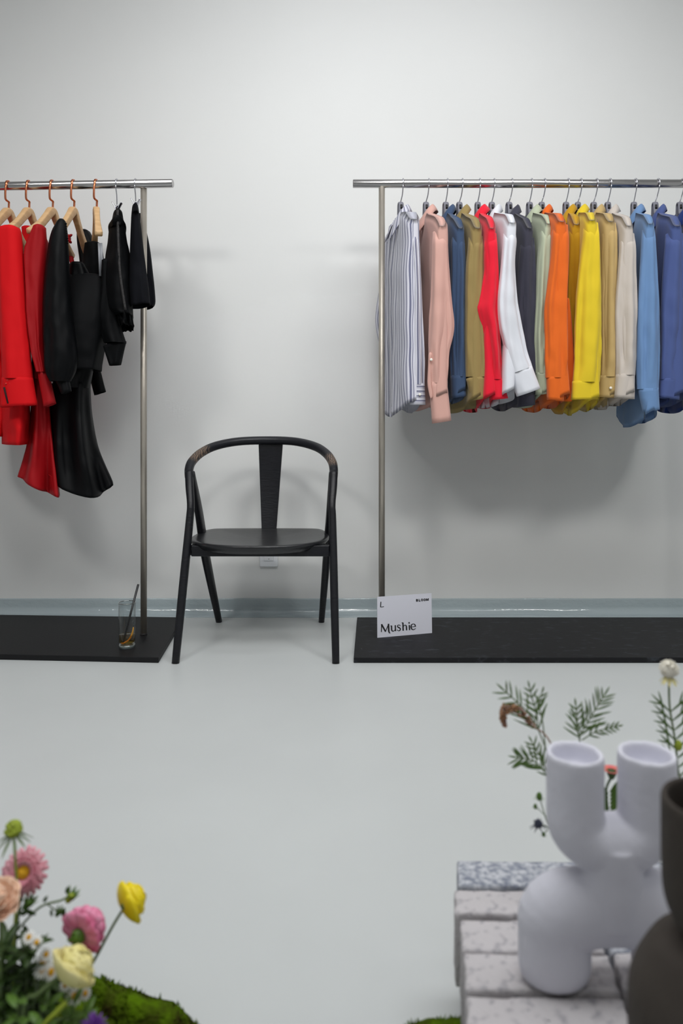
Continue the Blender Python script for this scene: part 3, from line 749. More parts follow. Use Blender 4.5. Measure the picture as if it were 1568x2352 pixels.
for i, hx in enumerate((19, 66, 120, 169, 221)):
    rp = railL(hx); dirv = Vector((0, -1, 0)) if i != 4 else Vector((.40, -1, 0)).normalized()
    if i == 3: dirv = Vector((.06, -1, 0)).normalized()
    wood_hanger(hx, 0, wl[i], rp, dirv, .20 if i != 4 else .17)
def garment(name, base, lab, cat): return thing(name, base, lab, cat, None)
def part(name, t, m, rows, Z, th, **k):
    mb = MB(); cloth_tube(mb, rows, Z, th, **k); return obj(name, mb, m, t)
# red blouse cut by the left edge
t = garment('blouse', P(0, 540, 2.82), 'red blouse mostly cut off by the left edge of the photo', 'blouse')
part('body', t, RED, [(-60, 18, 530), (-62, 20, 620), (-60, 22, 800), (-60, 18, 1003)], 2.86, .15, seed=200, fold=.06, near=True)
part('sleeve', t, RED, [(52, 78, 524), (54, 80, 560), (52, 80, 640), (48, 78, 760)], 3.02, .03, seed=201, hollow=False)
# red jacket
t = garment('jacket', P(40, 540, 2.80), 'bright red jacket with a broad sleeve and three tiny cuff buttons', 'jacket')
part('body', t, RED, [(-4, 40, 560), (0, 62, 640), (2, 68, 780), (3, 70, 900), (3, 68, 1022)], 2.80, .16, seed=210, fold=.05, near=True)
sl = part('sleeve', t, RED, [(2, 44, 524), (-5, 48, 540), (-1, 52, 590), (0, 58, 680), (3, 66, 780), (6, 74, 870)], 2.60, .035, seed=211, fold=.07, wr=.03, hollow=False)
cf = part('cuff', sl, RED, [(6, 74, 868), (3, 936, 85, 930)], 2.60, .037, nr=10, seed=212, fold=.03, wr=.0)
for bx, by in ((18, 873), (14, 881), (23, 881)):
    m = MB(); m.ball(P(bx, by, 2.566), .004, 10); obj('cuff_button', m, M['rosebtn'], cf)
m = MB(); m.box(P(14, 908, 2.565), (.006, .004, .06), Matrix.Rotation(-.25, 3, 'Y')); obj('cuff_slit', m, mat('slit_shadow', (40, 4, 8), .9), cf)
# flared red dress
t = garment('dress', P(95, 540, 2.81), 'red dress with shade put into its colour and a flared pointed hem', 'dress')
part('body', t, RED2, [(80, 112, 545), (78, 116, 640), (74, 114, 760), (72, 112, 870)], 2.82, .14, seed=220, fold=.06, hollow=False, near=True)
part('skirt', t, RED2, [(72, 112, 862), (71, 114, 930), (62, 124, 1020), (42, 1098, 136, 1132)], 2.80, [.10, .10, .11, .12], seed=221, fold=.18, wr=.02, kf=(3, 4, 6, 9), near=True, hem=lambda th: .022 * max(0, math.cos(th + .9)))
sl = part('sleeve', t, RED2, [(80, 103, 522), (64, 106, 556), (57, 105, 585), (61, 101, 640), (66, 99, 720), (75, 101, 800), (88, 110, 855)], 2.62, .032, seed=222, fold=.12, hollow=False)
part('cuff', sl, RED2, [(88, 111, 855), (101, 936, 128, 926)], 2.62, .022, nr=10, seed=223, fold=.04)
m = MB()
for i in range(6):
    a = i * 1.05; c = P(158 + 5 * math.cos(a) * (i % 3) * .5, 548 + 9 * math.sin(a) * .8, 3.0)
    m.ball(c, .012, 12, axis=(math.cos(a), .4, math.sin(a)), sq=(1, .5))
m.sweep(path3([P(150, 560, 3.0), P(160, 580, 3.0), P(166, 605, 3.0)], 10), [.012] * 3 + [.010] * 7, 10)
obj('shoulder_ruffle', m, RED2, t, label='small red gathered rosette at the far shoulder')
# black dress
t = garment('dress', P(160, 540, 2.81), 'long black dress with a puffed sleeve and a flared uneven hem', 'dress')
part('bodice', t, BLK, [(156, 196, 600), (150, 218, 650), (146, 226, 740), (134, 218, 820), (118, 208, 890)], 2.82, .12, seed=230, fold=.07, hollow=False, near=True)
part('skirt', t, BLK, [(118, 208, 878), (110, 212, 950), (106, 226, 1030), (107, 1106, 253, 1098)], 2.82, [.10, .10, .11, .12], seed=231, fold=.16, wr=.02, kf=(3, 5, 7, 9), near=True,
     hem=lambda th: .072 * max(0, math.cos(th + 1.05)) ** 1.5 - .0 * th)
sl = part('sleeve', t, BLK, [(133, 150, 508), (120, 154, 535), (111, 157, 580), (104, 160, 650), (100, 166, 730), (102, 176, 810), (106, 172, 850), (116, 160, 876)], 2.60, [.018, .028, .034, .038, .042, .045, .045, .03], seed=233, fold=.09, wr=.05, hollow=False)
part('cuff', sl, BLK, [(124, 158, 868), (142, 905, 164, 898)], 2.605, .018, nr=8, seed=234, fold=.05)
s2 = part('sleeve', t, BLK, [(178, 206, 532), (178, 216, 558), (186, 224, 620), (194, 230, 740), (200, 232, 850)], 3.0, .03, seed=235, fold=.09, hollow=False)
part('cuff', s2, BLK, [(202, 852, 230, 848), (217, 908, 243, 899)], 3.0, .018, nr=8, seed=236, fold=.05)
m = MB()
for i in range(9):
    m.ball(P(151.5 + .3 * i + (1.5 if i > 5 else 0), 514 + i * 5.5, 2.598), .0035, 8)
obj('button_row', m, BLK, t)
# black blouse
t = garment('blouse', P(230, 640, 2.78), 'black square-necked blouse hung by thin grey straps', 'blouse')
part('body', t, BLK3, [(153, 236, 633), (155, 246, 690), (162, 240, 760), (176, 226, 850)], 2.72, [.02, .06, .08, .08], seed=240, fold=.05, wr=.03, sq=.7)
part('back_panel', t, BLK3, [(196, 232, 560), (190, 238, 600), (180, 238, 640)], 2.88, .03, seed=241, fold=.05, hollow=False)
sl = part('sleeve', t, BLK3, [(236, 262, 600), (234, 266, 660), (226, 272, 725), (240, 290, 788)], 2.70, .035, seed=242, fold=.08, hollow=False)
part('cuff', sl, BLK3, [(238, 796, 290, 784), (252, 840, 276, 838)], 2.70, [.03, .02], nr=8, seed=243, fold=.08)
for k, (xa, xb) in enumerate(((226, 230), (231, 236))):
    m = MB(); m.sweep([P(xa + 1, 558, 2.68), P(xb, 634, 2.70)], (.0045, .0012), 8, ref=(1, 0, 0)); obj('strap', m, M['strap'], t, label='thin grey ribbon strap')
# clip hangers
def clip_hanger(hx, label, ybar):
    rp = railL(hx); t = thing('clip_hanger', Vector((rp.x, rp.y, rp.z - .1)), label, 'hanger')
    R = .0195; m = MB()
    pts = [rp + Vector((0, math.cos(math.radians(a)) * R, math.sin(math.radians(a)) * R)) for a in range(-30, 211, 15)]
    zb = H - (ybar - YH) / F * (rp.y - .13); dd = Vector((rp.x, rp.y, 0)).normalized()
    pts += [rp + Vector((0, -R * .85, -.02)), rp + Vector((0, -.004, -.05)), Vector((rp.x, rp.y, zb + .006))]
    m.sweep(path3(pts, 50), .0024, 8); obj('hook', m, M['chrome'], t)
    m = MB(); m.sweep([Vector((rp.x, rp.y, zb)) - dd * .15, Vector((rp.x, rp.y, zb)) + dd * .15], .003, 8); obj('bar', m, M['chrome'], t)
    m = MB(); m.lathe([(0, 0), (.006, 0), (.006, .012), (0, .012)], (rp.x, rp.y, zb - .004), ns=12); obj('collar_ring', m, M['copper'], t)
    for y in (-.13, .13):
        m = MB(); c = Vector((rp.x, rp.y, zb)) + dd * y
        for s in (-1, 1):
            m.sweep(path3([c + Vector((s * .017, 0, .016)), c + Vector((s * .010, 0, .004)), c + Vector((s * .004, 0, -.012)), c + Vector((s * .004, 0, -.034))], 12), (.0022, .010), 8, ref=(1, 0, 0), sq=.6)
        m.sweep([c + Vector((-.010, 0, .0)), c + Vector((.010, 0, 0))], .003, 8)
        obj('clip', m, M['chrome'], t)
clip_hanger(269, 'chrome clip hanger holding the black zipped skirt', 474)
clip_hanger(312, 'chrome clip hanger holding the short black shorts next to the rack post', 466)
t = garment('skirt', P(270, 500, 2.8), 'black skirt with a front zip and frilled hem hung by clips', 'skirt')
part('body', t, BLK3, [(259, 282, 479), (255, 285, 498), (250, 288, 512), (247, 292, 540), (241, 300, 580), (238, 303, 640), (246, 305, 700), (263, 306, 718)], 2.76, [.12, .12, .12, .13, .13, .14, .14, .14], seed=250, fold=.05, wr=.03, near=True)
part('hem_frill', t, BLK3, [(264, 302, 706), (270, 308, 744)], 2.76, .12, nr=10, seed=251, fold=.14, kf=(5, 9, 13, 17), near=True)
part('collar_frill', t, BLK3, [(256, 284, 494), (248, 290, 506), (254, 285, 516)], 2.74, .12, nr=10, seed=252, fold=.05, hollow=False, near=True)
m = MB(); m.sweep(path3([P(270, 482, 2.632), P(272, 560, 2.622), P(276, 630, 2.615), (P(288, 712, 2.612))], 20), (.005, .004), 8, ref=(1, 0, 0)); obj('zip', m, M['weld'], t)
t = garment('shorts', P(315, 480, 2.8), 'short black tailored shorts hung beside the rack post', 'shorts')
part('front_leg', t, BLK2, [(303, 318, 469), (301, 321, 490), (299, 327, 540), (297, 334, 600), (296, 341, 655), (299, 700, 345, 694)], [2.70, 2.70, 2.69, 2.69, 2.68, 2.68], .06, seed=260, fold=.04, wr=.03, near=True)
part('waistband', t, BLK2, [(303, 318, 466), (302, 320, 484)], 2.72, .10, nr=8, seed=262, fold=.02, wr=.01, near=True)
part('rear_leg', t, BLK2, [(314, 328, 490), (322, 342, 550), (328, 350, 610), (330, 357, 685), (330, 704, 352, 700)], 2.93, .05, seed=261, fold=.04, wr=.03, near=True)

# ------------------------------------------------------------------ brick stack
BT = .20
GA = math.radians(7.7)
bu = Vector((math.cos(GA), -math.sin(GA) * 1.0, 0)); bd = Vector((math.sin(GA), math.cos(GA), 0))   # along the row, away from the viewer
bu = Vector((math.cos(math.radians(1.0)), -math.sin(math.radians(1.0)), 0))
def top_at(px, py): return P(px, py, F * (H - BT) / (py - YH))
def brick(name_m, quad, z0, z1, lab, seed, group='granite bricks of the stack'):
    """quad: near-left, near-right, far-right, far-left ground-plan corners"""
    rnd = random.Random(seed); m = MB(); n = 10
    nl, nr_, fr_, fl2 = [Vector((q[0], q[1], 0)) for q in quad]
    def pl(u, v): return (nl * (1 - u) + nr_ * u) * (1 - v) + (fl2 * (1 - u) + fr_ * u) * v
    off = Vector((rnd.uniform(0, 50), rnd.uniform(0, 50), 0))
    rings = []
    prof = [(0.10, z1, 1), (.03, z1, 1), (.008, z1 - .002, 1), (0, z1 - .006, 1), (0, (z0 + z1) / 2, 1), (0, z0 + .004, 1), (.01, z0, 1), (.3, z0, 1)]
    per = []
    for i in range(24): per.append((i / 24, 0))
    for i in range(10): per.append((1, i / 10))
    for i in range(24): per.append((1 - i / 24, 1))
    for i in range(10): per.append((0, 1 - i / 10))
    cen = pl(.5, .5)
    for ins, z, _ in [(.5, z1, 1)] + prof + [(.5, z0, 1)]:
        ring = []
        for u, v in per:
            uu = ins * .4 + u * (1 - .8 * ins) if ins < .5 else .5 + (u - .5) * .02
            vv = ins + v * (1 - 2 * ins) if ins < .5 else .5 + (v - .5) * .02
            p = pl(uu, vv)
            ed = (p - cen).normalized() * .0028 * noise.noise(Vector((p.x * 60, p.y * 60, z * 40)) + off) if ins < .2 else Vector()
            ring.append(p + ed + Vector((0, 0, z + .0012 * noise.noise(Vector((p.x * 40, p.y * 40, 3)) + off) * (1 if z > z0 + .01 and ins < .5 else 0))))
        rings.append(ring)
    m.grid(rings, True)
    o = obj('brick', m, M[name_m], None, None)
    return tag(o, lab, 'brick', group)
# edges of the rows on the top face, photo rows (y far, y near) and left column of each
rows_b = [(1976, 2034, 1049, 'brick2'), (2044, 2097, 1043, 'brick'), (2113, 2183, 1057, 'brick'), (2189, 2272, 1066, 'brick'), (2288, 2400, 1072, 'brick'), (2410, 2560, 1078, 'brick'), (2575, 2760, 1086, 'brick2'), (2775, 3000, 1094, 'brick')]
rl_ = ['back', 'second', 'third', 'fourth', 'fifth', 'sixth', 'seventh', 'eighth']
for i, (yf, yn, xl, bm_) in enumerate(rows_b):
    a = top_at(xl, yf); b = top_at(xl + 2, yn)
    L_ = .176
    # left column
    q = [b, b + bu * L_, a + bu * L_, a]
    brick(bm_, q, .102, BT, ('speckled granite brick at the back left corner of the stack' if i == 0 else 'pale granite brick in the left column, %s row from the back of the stack' % rl_[i]), 10 + i)
    q2 = [p + bu * (L_ + .006) for p in q]
    if i == 3: q2 = [p + bd * .004 for p in q2]
    brick('brick' if i % 2 else 'brick2', q2, .102, BT, 'granite brick in the middle column, %s row from the back of the stack' % rl_[i], 30 + i)
    q3 = [p + bu * (2 * L_ + .012) for p in q]
    brick('brick', q3, .102, BT, 'granite brick in the right column, %s row from the back of the stack' % rl_[i], 50 + i)
# lower course
ly = [top_at(1049, 1976).y, top_at(1086, 2740).y]
k = 0; nyb = 4
for j in range(5):
    y1 = 1.06 - j * .125; y0 = y1 - .118
    for i in range(3):
        x0 = .178 - (.012 if j == 2 else 0) - .004 * j + i * .184
        lab = ('grey granite brick jutting out low at the left side of the stack' if (i == 0 and j == 2) else 'granite brick of the lower course, hidden under the paler top row bricks')
        brick('brick2' if (i + j) % 2 else 'brick', [(x0, y0), (x0 + .178, y0), (x0 + .178, y1), (x0, y1)], .0, .100, lab, 80 + k); k += 1

# ------------------------------------------------------------------ vases
ZV = .838
def vase_solid(m, paths):
    for pth, rads, ns in paths: m.sweep(pth, rads, ns, ref=(0, 1, 0))
def rimmed_u(m, px_l, px_r, y_rim, y_c, R, r, Z, sy=1.0):
    """hollow-ended U tube as one closed skin"""
    s = Z / F; prof = []
    # path points: (px, py, radius px)
    seq = []
    for dy, rr in ((50, .001), (50, r * .66), (44, r * .76), (12, r * .80), (4, r * .83), (0, r * .92), (2, r * .975), (8, r), (40, r * 1.01)):
        seq.append((px_l, y_rim + dy, rr))
    seq.append((px_l, (y_rim + y_c) / 2, r * 1.0))
    for i in range(17):
        a = PI - PI * i / 16
        cx = (px_l + px_r) / 2
        seq.append((cx + R * math.cos(a), y_c + R * math.sin(a) * sy, r * (1 + .02 * math.sin(a))))
    seq.append((px_r, (y_rim + y_c) / 2, r))
    for dy, rr in ((50, .001), (50, r * .66), (44, r * .76), (12, r * .80), (4, r * .83), (0, r * .92), (2, r * .975), (8, r), (40, r * 1.01))[::-1]:
        seq.append((px_r, y_rim + dy, rr))
    # rings with explicit horizontal orientation except on the bend
    rings = []; ns = 48; n = len(seq)
    for i, (x, y, rr) in enumerate(seq):
        c = P(x, y, Z)
        if 10 <= i < 27:
            a = PI - PI * (i - 10) / 16; S = Vector((math.cos(a), 0, -math.sin(a)))
        else:
            S = Vector((-1, 0, 0)) if i < 10 else Vector((1, 0, 0))
        rings.append([c + (S * math.cos(2 * PI * k / ns) + Vector((0, 1, 0)) * math.sin(2 * PI * k / ns)) * rr * s for k in range(ns)])
    m.grid(rings, True)
m = MB()
rimmed_u(m, 1320, 1485, 1726, 1880, 82, 64, ZV, .70)
o1 = m
# neck
m.sweep(path3([P(1402, 1925, ZV), P(1402, 1990, ZV), P(1402, 2050, ZV - .004), P(1402, 2110, ZV - .004)], 20), [.036 + .0 * i if i < 4 else .036 + (.030 - .036) * (i - 4) / 15 for i in range(20)], 32)
# lower inverted U with broad legs
zb_ = BT
def pv(x, y): return P(x, y, ZV)
leg_px = [(1273, 2250, 50), (1273, 2246, 68), (1273, 2233, 78), (1273, 2208, 82.5), (1273, 2180, 83), (1273, 2142, 83), (1281, 2104, 90), (1322, 2088, 90), (1402, 2086, 82),
          (1482, 2088, 90), (1525, 2104, 90), (1534, 2142, 83), (1534, 2180, 83), (1534, 2208, 82.5), (1534, 2233, 78), (1534, 2246, 68), (1534, 2250, 50)]
lp = cat_rom(leg_px, 70)
m.sweep([pv(a, b) for a, b, c in lp], [(c * .74 * ZV / F, c * ZV / F) for a, b, c in lp], 40, ref=(0, 1, 0))
# sink so that the foot stands on the bricks
zmin = min(v.z for v in m.v); dz = (BT + .0005) - zmin
for v in m.v: v.z += dz
vz = obj('vase', m, M['white_ceramic'], None, Vector((P(1402, 2100, ZV).x, ZV, BT)))
md = vz.modifiers.new('remesh', 'REMESH'); md.mode = 'VOXEL'; md.voxel_size = .0022; md.use_smooth_shade = True
md = vz.modifiers.new('smooth', 'SMOOTH'); md.factor = .5; md.iterations = 6
tag(vz, 'matte white sculptural vase with two open tubes standing on the granite bricks', 'vase')

ZD = .62
m = MB(); c = P(1645, 2700, ZD); c.z = BT; s = ZD / F
zz = lambda y: H - (y - YH) * s - BT
pr = [(0, 0), (150 * s, 0), (178 * s, .012), (188 * s, .05), (190 * s, zz(2335)), (183 * s, zz(2275)), (160 * s, zz(2222)), (128 * s, zz(2175)), (80 * s, zz(2160)), (66 * s, zz(2153)), (70 * s, zz(2146)), (92 * s, zz(2122)), (110 * s, zz(2080)),
      (117 * s, zz(2020)), (118 * s, zz(1870)), (117 * s, zz(1846)), (113 * s, zz(1838)), (108 * s, zz(1838)), (103 * s, zz(1848)), (100 * s, zz(1900)), (96 * s, zz(2040)), (0, zz(2060))]
pr2 = cat_rom(pr, 90)
m.lathe([(max(a, 0), b) for a, b in pr2], c, ns=64)
dv = obj('vase', m, M['dark_ceramic'], None, c)
tag(dv, 'dark brown stoneware vase with narrow waist at the right edge in the foreground', 'vase')

# ------------------------------------------------------------------ flowers helpers
def frame(ax):
    A = Vector(ax).normalized(); X = A.orthogonal().normalized(); return A, X, A.cross(X)
def petal(m, c, A, out, L_, W_, open_, cup=.3, curl=.0, nu=7, nv=5, tipw=.55):
    """petal starting at c, leaning from axis A towards out by angle open_ (rad)"""
    side = A.cross(out).normalized(); rows = []; p = Vector(c); ang = open_
    for i in range(nu):
        t = i / (nu - 1); a = open_ + curl * t
        dirv = A * math.cos(a) + out * math.sin(a); nrm_ = -A * math.sin(a) + out * math.cos(a)
        w = W_ * (math.sin(PI * (.12 + .88 * t * .75)) ** .7) * (1 if t < 1 else tipw)
        row = []
        for j in range(nv):
            s = (j / (nv - 1) - .5) * 2
            row.append(p + side * s * w / 2 - nrm_ * cup * w * .5 * (s * s) * -1 * -1 + nrm_ * .0)
        rows.append(row)
        p = p + dirv * L_ / (nu - 1)
    m.grid(rows)
def leafm(m, c, d, up, L_, W_, bend=.3, nu=7):
    d = Vector(d).normalized(); up = Vector(up); side = d.cross(up)
    side = side.normalized() if side.length > .01 else d.orthogonal(); n = side.cross(d); rows = []; p = Vector(c)
    for i in range(nu):
        t = i / (nu - 1); w = W_ * math.sin(PI * (.08 + .92 * t)) ** .8 if t < 1 else .0003
        dd = (d - n * bend * t).normalized()
        rows.append([p - side * w / 2 + n * w * .15, p, p + side * w / 2 + n * w * .15]); p = p + dd * L_ / (nu - 1)
    m.grid(rows)
def stemobj(pts, r, m_, t, n=24, name='stem'):
    m = MB(); m.sweep(path3(pts, n), r, 8); return obj(name, m, m_, t)
def ruffle_head(m, c, ax, R, n_layers, seed, wide=1.0, squash=1.0, open0=.15, open1=1.5):
    rnd = random.Random(seed); A, X, Y = frame(ax)
    for l in range(n_layers):
        f = l / max(1, n_layers - 1); k = int(4 + 7 * f)
        for i in range(k):
            a = 2 * PI * (i + .5 * l + rnd.uniform(-.2, .2)) / k
            o = X * math.cos(a) + Y * math.sin(a)
            op = open0 + (open1 - open0) * f + rnd.uniform(-.08, .08)
            petal(m, Vector(c) + o * R * .10 * f - A * R * .5 * f, A, o, R * (1.0 + .25 * f), R * (.75 + .35 * f) * wide, op, cup=.5 / wide, curl=-1.1 + .3 * f + rnd.uniform(-.1, .1), nu=8, nv=7, tipw=.8)
def daisy(c, ax, R, t_label, stem_pts, grp):
    t = thing('daisy', stem_pts[-1], t_label, 'flower', grp); A, X, Y = frame(ax)
    m = MB()
    for i in range(14):
        a = 2 * PI * i / 14; o = X * math.cos(a) + Y * math.sin(a)
        petal(m, Vector(c) + o * R * .3, A, o, R * .8, R * .27, 1.45, cup=.1, curl=.5, nu=4, nv=3)
    obj('petals', m, M['daisy'], t, solid=.0004)
    m = MB(); m.ball(Vector(c) + A * R * .05, R * .40, 12, axis=A, sq=(1, .7)); obj('disc', m, M['disc'], t)
    stemobj(stem_pts, .0008, M['stem'], t)
G = .005
# ------------------------------------------------------------------ mossy ground at the left
def moss_mound(name, cx_, cy_, rx, ry, hgt, lab, seed, tufts=5000, fn=None, prof=None):
    m = MB(); nr, ns = 40, 96; rings = []; off = Vector((seed * 3.1, seed * 1.7, 0))
    def hgt_at(x, y):
        q = math.hypot((x - cx_) / rx, (y - cy_) / ry)
        b = max(0, 1 - q * q) ** .75 if q < 1 else 0
        h = hgt * b
        if prof:
            k = 0
            while k < len(prof) - 2 and x > prof[k + 1][0]: k += 1
            (xa, ha), (xb, hb_) = prof[k], prof[k + 1]; u = min(1, max(0, (x - xa) / (xb - xa)))
            h = (ha + (hb_ - ha) * u) * max(0, 1 - ((y - cy_) / ry) ** 2) ** .5 * min(1, max(0, 1 - q) * 8)
        if fn: h *= fn(x, y)
        h *= 1 + (.12 if prof else .35) * noise.noise(Vector((x * 9, y * 9, 0)) + off)
        h += b ** .4 * (.012 * noise.noise(Vector((x * 30, y * 30, 1)) + off) + .006 * noise.noise(Vector((x * 75, y * 75, 2)) + off))
        return max(h, -.0 if q < .98 else 0)
    for i in range(nr + 1):
        q = 1 - i / nr if i < nr else .001
        rings.append([Vector((cx_ + rx * q * math.cos(2 * PI * k / ns), cy_ + ry * q * math.sin(2 * PI * k / ns), 0)) for k in range(ns)])
    for r in rings:
        for p in r: p.z = hgt_at(p.x, p.y) + .001
    low = [Vector((p.x, p.y, .0005)) for p in rings[0]]
    m.grid([low] + rings, True)
    t = obj(name, m, M['moss'], None, Vector((cx_, cy_, 0)))
    tag(t, lab, 'moss')
    rnd = random.Random(seed); m = MB()
    for i in range(tufts):
        a = rnd.uniform(0, 2 * PI); q = math.sqrt(rnd.random()) * .985
        x = cx_ + rx * q * math.cos(a); y = cy_ + ry * q * math.sin(a); z = hgt_at(x, y)
        if noise.noise(Vector((x * 16, y * 16, 7)) + off) < -.15: continue
        h = rnd.uniform(.003, .008); w = .0022; b = rnd.uniform(0, PI)
        dx, dy = math.cos(b) * w, math.sin(b) * w
        i0 = m.add((x - dx, y - dy, z)); i1 = m.add((x + dx, y + dy, z)); i2 = m.add((x + rnd.uniform(-.004, .004), y + rnd.uniform(-.004, .004), z + h))
        m.f.append((i0, i1, i2))
    o = obj('moss_tufts', m, M['moss2'], t); o['kind'] = 'stuff'
    return hgt_at
hA = moss_mound('moss_mound', -.46, .893, .37, .155, .125, 'mossy green mound on the floor under the flowers at the lower left', 3, 7000, fn=lambda x, y: 1 - .7 * math.exp(-((y - .948 - .008 * math.sin(x * 30)) / .012) ** 2) * (1 if x > -.40 else 0), prof=[(-.80, .09), (-.50, .12), (-.335, .108), (-.315, .090), (-.25, .068), (-.215, .054), (-.165, .030), (-.13, .012), (-.10, .0)])
hB = moss_mound('moss_mound', .135, .90, .095, .10, .075, 'small clump of moss on the floor beside the brick stack', 5, 1500)

FZ = .84
def root(px, Z=None):
    z = Z or FZ; x = (px - CX) / F * z
    return Vector((x, z, hA(x, z) - .002))
# lime seed head
t = thing('scabiosa', root(28), 'lime green seed head with drooping sepals, tallest flower at the left', 'flower')
c = P(31, 1905, FZ); m = MB(); m.ball(c, .0085, 16, sq=(1, 1.05))
rnd = random.Random(2)
for i in range(60):
    a = rnd.uniform(0, 6.28); b = rnd.uniform(-.3, 1.4); o = Vector((math.cos(a) * math.cos(b), math.sin(a) * math.cos(b), math.sin(b)))
    m.ball(c + o * .0085, .0022, 6)
obj('seed_head', m, M['lime'], t)
m = MB()
for i in range(10):
    a = i * 2 * PI / 10 + .2; leafm(m, c + Vector((0, 0, -.006)), (math.cos(a), math.sin(a), -.35), (0, 0, 1), .022 + .006 * (i % 3), .0035, .5)
obj('sepals', m, M['stem'], t, solid=.0004)
stemobj([c + Vector((0, 0, -.006)), P(35, 1975, FZ), P(38, 2050, FZ), P(30, 2200, FZ), root(28)], .0016, M['lime'], t)
# pink strawflower
Z1 = .87; t = thing('strawflower', root(45, Z1), 'pink many-petalled strawflower with a yellow centre at the left edge', 'flower')
c = P(55, 2003, Z1); ax = Vector((.06, -.92, .38)); A, X, Y = frame(ax); m = MB(); rnd = random.Random(4)
for l in range(4):
    k = 22
    for i in range(k):
        a = 2 * PI * (i + .5 * (l % 2) + rnd.uniform(-.2, .2)) / k; o = X * math.cos(a) + Y * math.sin(a)
        petal(m, c + o * .006 - A * .0015 * l, A, o, .011 + .0032 * l + rnd.uniform(0, .002), .0070, .70 + .25 * l, cup=.4, curl=.15, nu=5, nv=3, tipw=.75)
obj('petals', m, M['pink'], t, solid=.0003)
m = MB(); m.ball(c + A * .002, .0078, 16, axis=A, sq=(1, .6)); obj('disc', m, M['disc'], t)
stemobj([c - A * .004, P(45, 2080, Z1 + .01), P(35, 2180, Z1), root(45, Z1)], .0017, M['stem_dark'], t)
# peach carnation
Z2 = .80; t = thing('carnation', root(-5, Z2), 'peach carnation cut off by the left edge', 'flower')
c = P(-6, 2066, Z2); m = MB(); ruffle_head(m, c, (.15, -.5, .8), .021, 5, 8, open1=1.45); obj('petals', m, M['peach'], t, solid=.0003)
stemobj([c - Vector((0, 0, .012)), P(2, 2150, Z2), root(-2, Z2)], .0018, M['stem'], t)
# bud sprig
t = thing('bud_sprig', root(25, .86), 'leafy stem with green buds branching to the right under the strawflower', 'plant')
base = root(25, .86); j0 = P(24, 2180, .86); j1 = P(40, 2120, .86); j2 = P(90, 2085, .86); j3 = P(140, 2068, .86)
stemobj([base, j0, j1], .0034, M['stem_dark'], t); stemobj([j0 * .4 + j1 * .6, j2, j3, P(158, 2058, .86)], .0013, M['stem'], t); stemobj([j2 * .6 + j3 * .4, P(120, 2085, .86), P(134, 2096, .86)], .0008, M['stem'], t)
stemobj([j1, P(48, 2090, .86), P(62, 2075, .86)], .001, M['stem'], t)
for (bx, by, r) in ((160, 2063, .0052), (133, 2098, .0036), (62, 2078, .0055)):
    m = MB(); c = P(bx, by, .86); m.ball(c, r, 12, axis=(.6, 0, .8), sq=(.8, 1.3)); b = obj('bud', m, M['lime'] if by < 2070 else M['leaf'], t)
    m = MB()
    for i in range(7):
        a = i * .9; leafm(m, c - Vector((.5, 0, .8)) * r, (.6 + .5 * math.cos(a), math.sin(a) * .5, .8), (math.cos(a), math.sin(a), .2), r * 3.4, r * .9, -.25)
    obj('sepals', m, M['leaf'], b, solid=.0003)
m = MB()
for (x, y, dx, dz, l) in ((52, 2070, -.4, .6, .014), (60, 2090, .7, -.2, .014), (56, 2125, .4, -1, .018), (30, 2155, .8, .3, .013), (45, 2100, .9, .4, .013), (118, 2088, .1, -1, .009), (148, 2085, -.1, -1, .012), (152, 2052, .3, 1, .010), (100, 2072, .5, .8, .010)):
    leafm(m, P(x, y, .857), (dx, -.2, dz), (0, -1, .2), l, l * .42, .3)
obj('leaves', m, M['leaf_dark'], t, solid=.0003)
# magenta ranunculus seen from behind
Z3 = .85; t = thing('ranunculus', root(170, Z3), 'magenta pink ranunculus turned away, its green underside showing', 'flower')
c = P(206, 2120, Z3); ax = Vector((.36, .88, .16)).normalized(); m = MB(); ruffle_head(m, c - ax * .004, ax, .0215, 6, 12, open1=1.95); obj('petals', m, M['magenta'], t, solid=.0003)
m = MB(); cc = c - ax * .016 + Vector((-.001, -.004, .000)); m.ball(cc, .0085, 14, axis=ax, sq=(1, .9))
for i in range(6):
    a = i * 1.05; leafm(m, cc, (math.cos(a) * .8, -.5, math.sin(a) * .8), (0, -1, .3), .013, .005, -.3)
obj('calyx', m, M['leaf'], t)
stemobj([cc, P(180, 2190, Z3), P(150, 2270, Z3), root(150, Z3)], .0018, M['stem'], t)
# yellow ranunculus
Z4 = .88; t = thing('ranunculus', root(150, Z4), 'yellow ranunculus on a long bare stem, rightmost of the left flowers', 'flower')
c = P(302, 2068, Z4); ax = Vector((.72, .60, .28)).normalized(); m = MB(); ruffle_head(m, c - ax * .003, ax, .0215, 5, 21, wide=1.5, open1=1.5); obj('petals', m, M['yellow'], t, solid=.0003)
m = MB(); m.ball(P(287, 2080, Z4 - .012), .005, 12, axis=ax); obj('calyx', m, M['stem'], t)
stemobj([P(289, 2079, Z4 - .008), P(260, 2125, Z4 - .003), P(222, 2196, Z4), P(180, 2270, Z4), root(150, Z4)], .0017, M['stem'], t)
# cream ranunculus
Z5 = .80; t = thing('ranunculus', root(100, Z5), 'large cream ranunculus nearest the moss ridge', 'flower')
c = P(176, 2212, Z5); ax = Vector((.55, .50, .66)).normalized(); m = MB(); ruffle_head(m, c - ax * .008, ax, .0255, 6, 33, wide=1.45, open1=1.3); obj('petals', m, M['cream'], t, solid=.0003)
stemobj([c - ax * .014, P(130, 2250, Z5 + .01), P(85, 2285, Z5), P(55, 2315, Z5), root(45, Z5)], .0026, M['stem'], t)
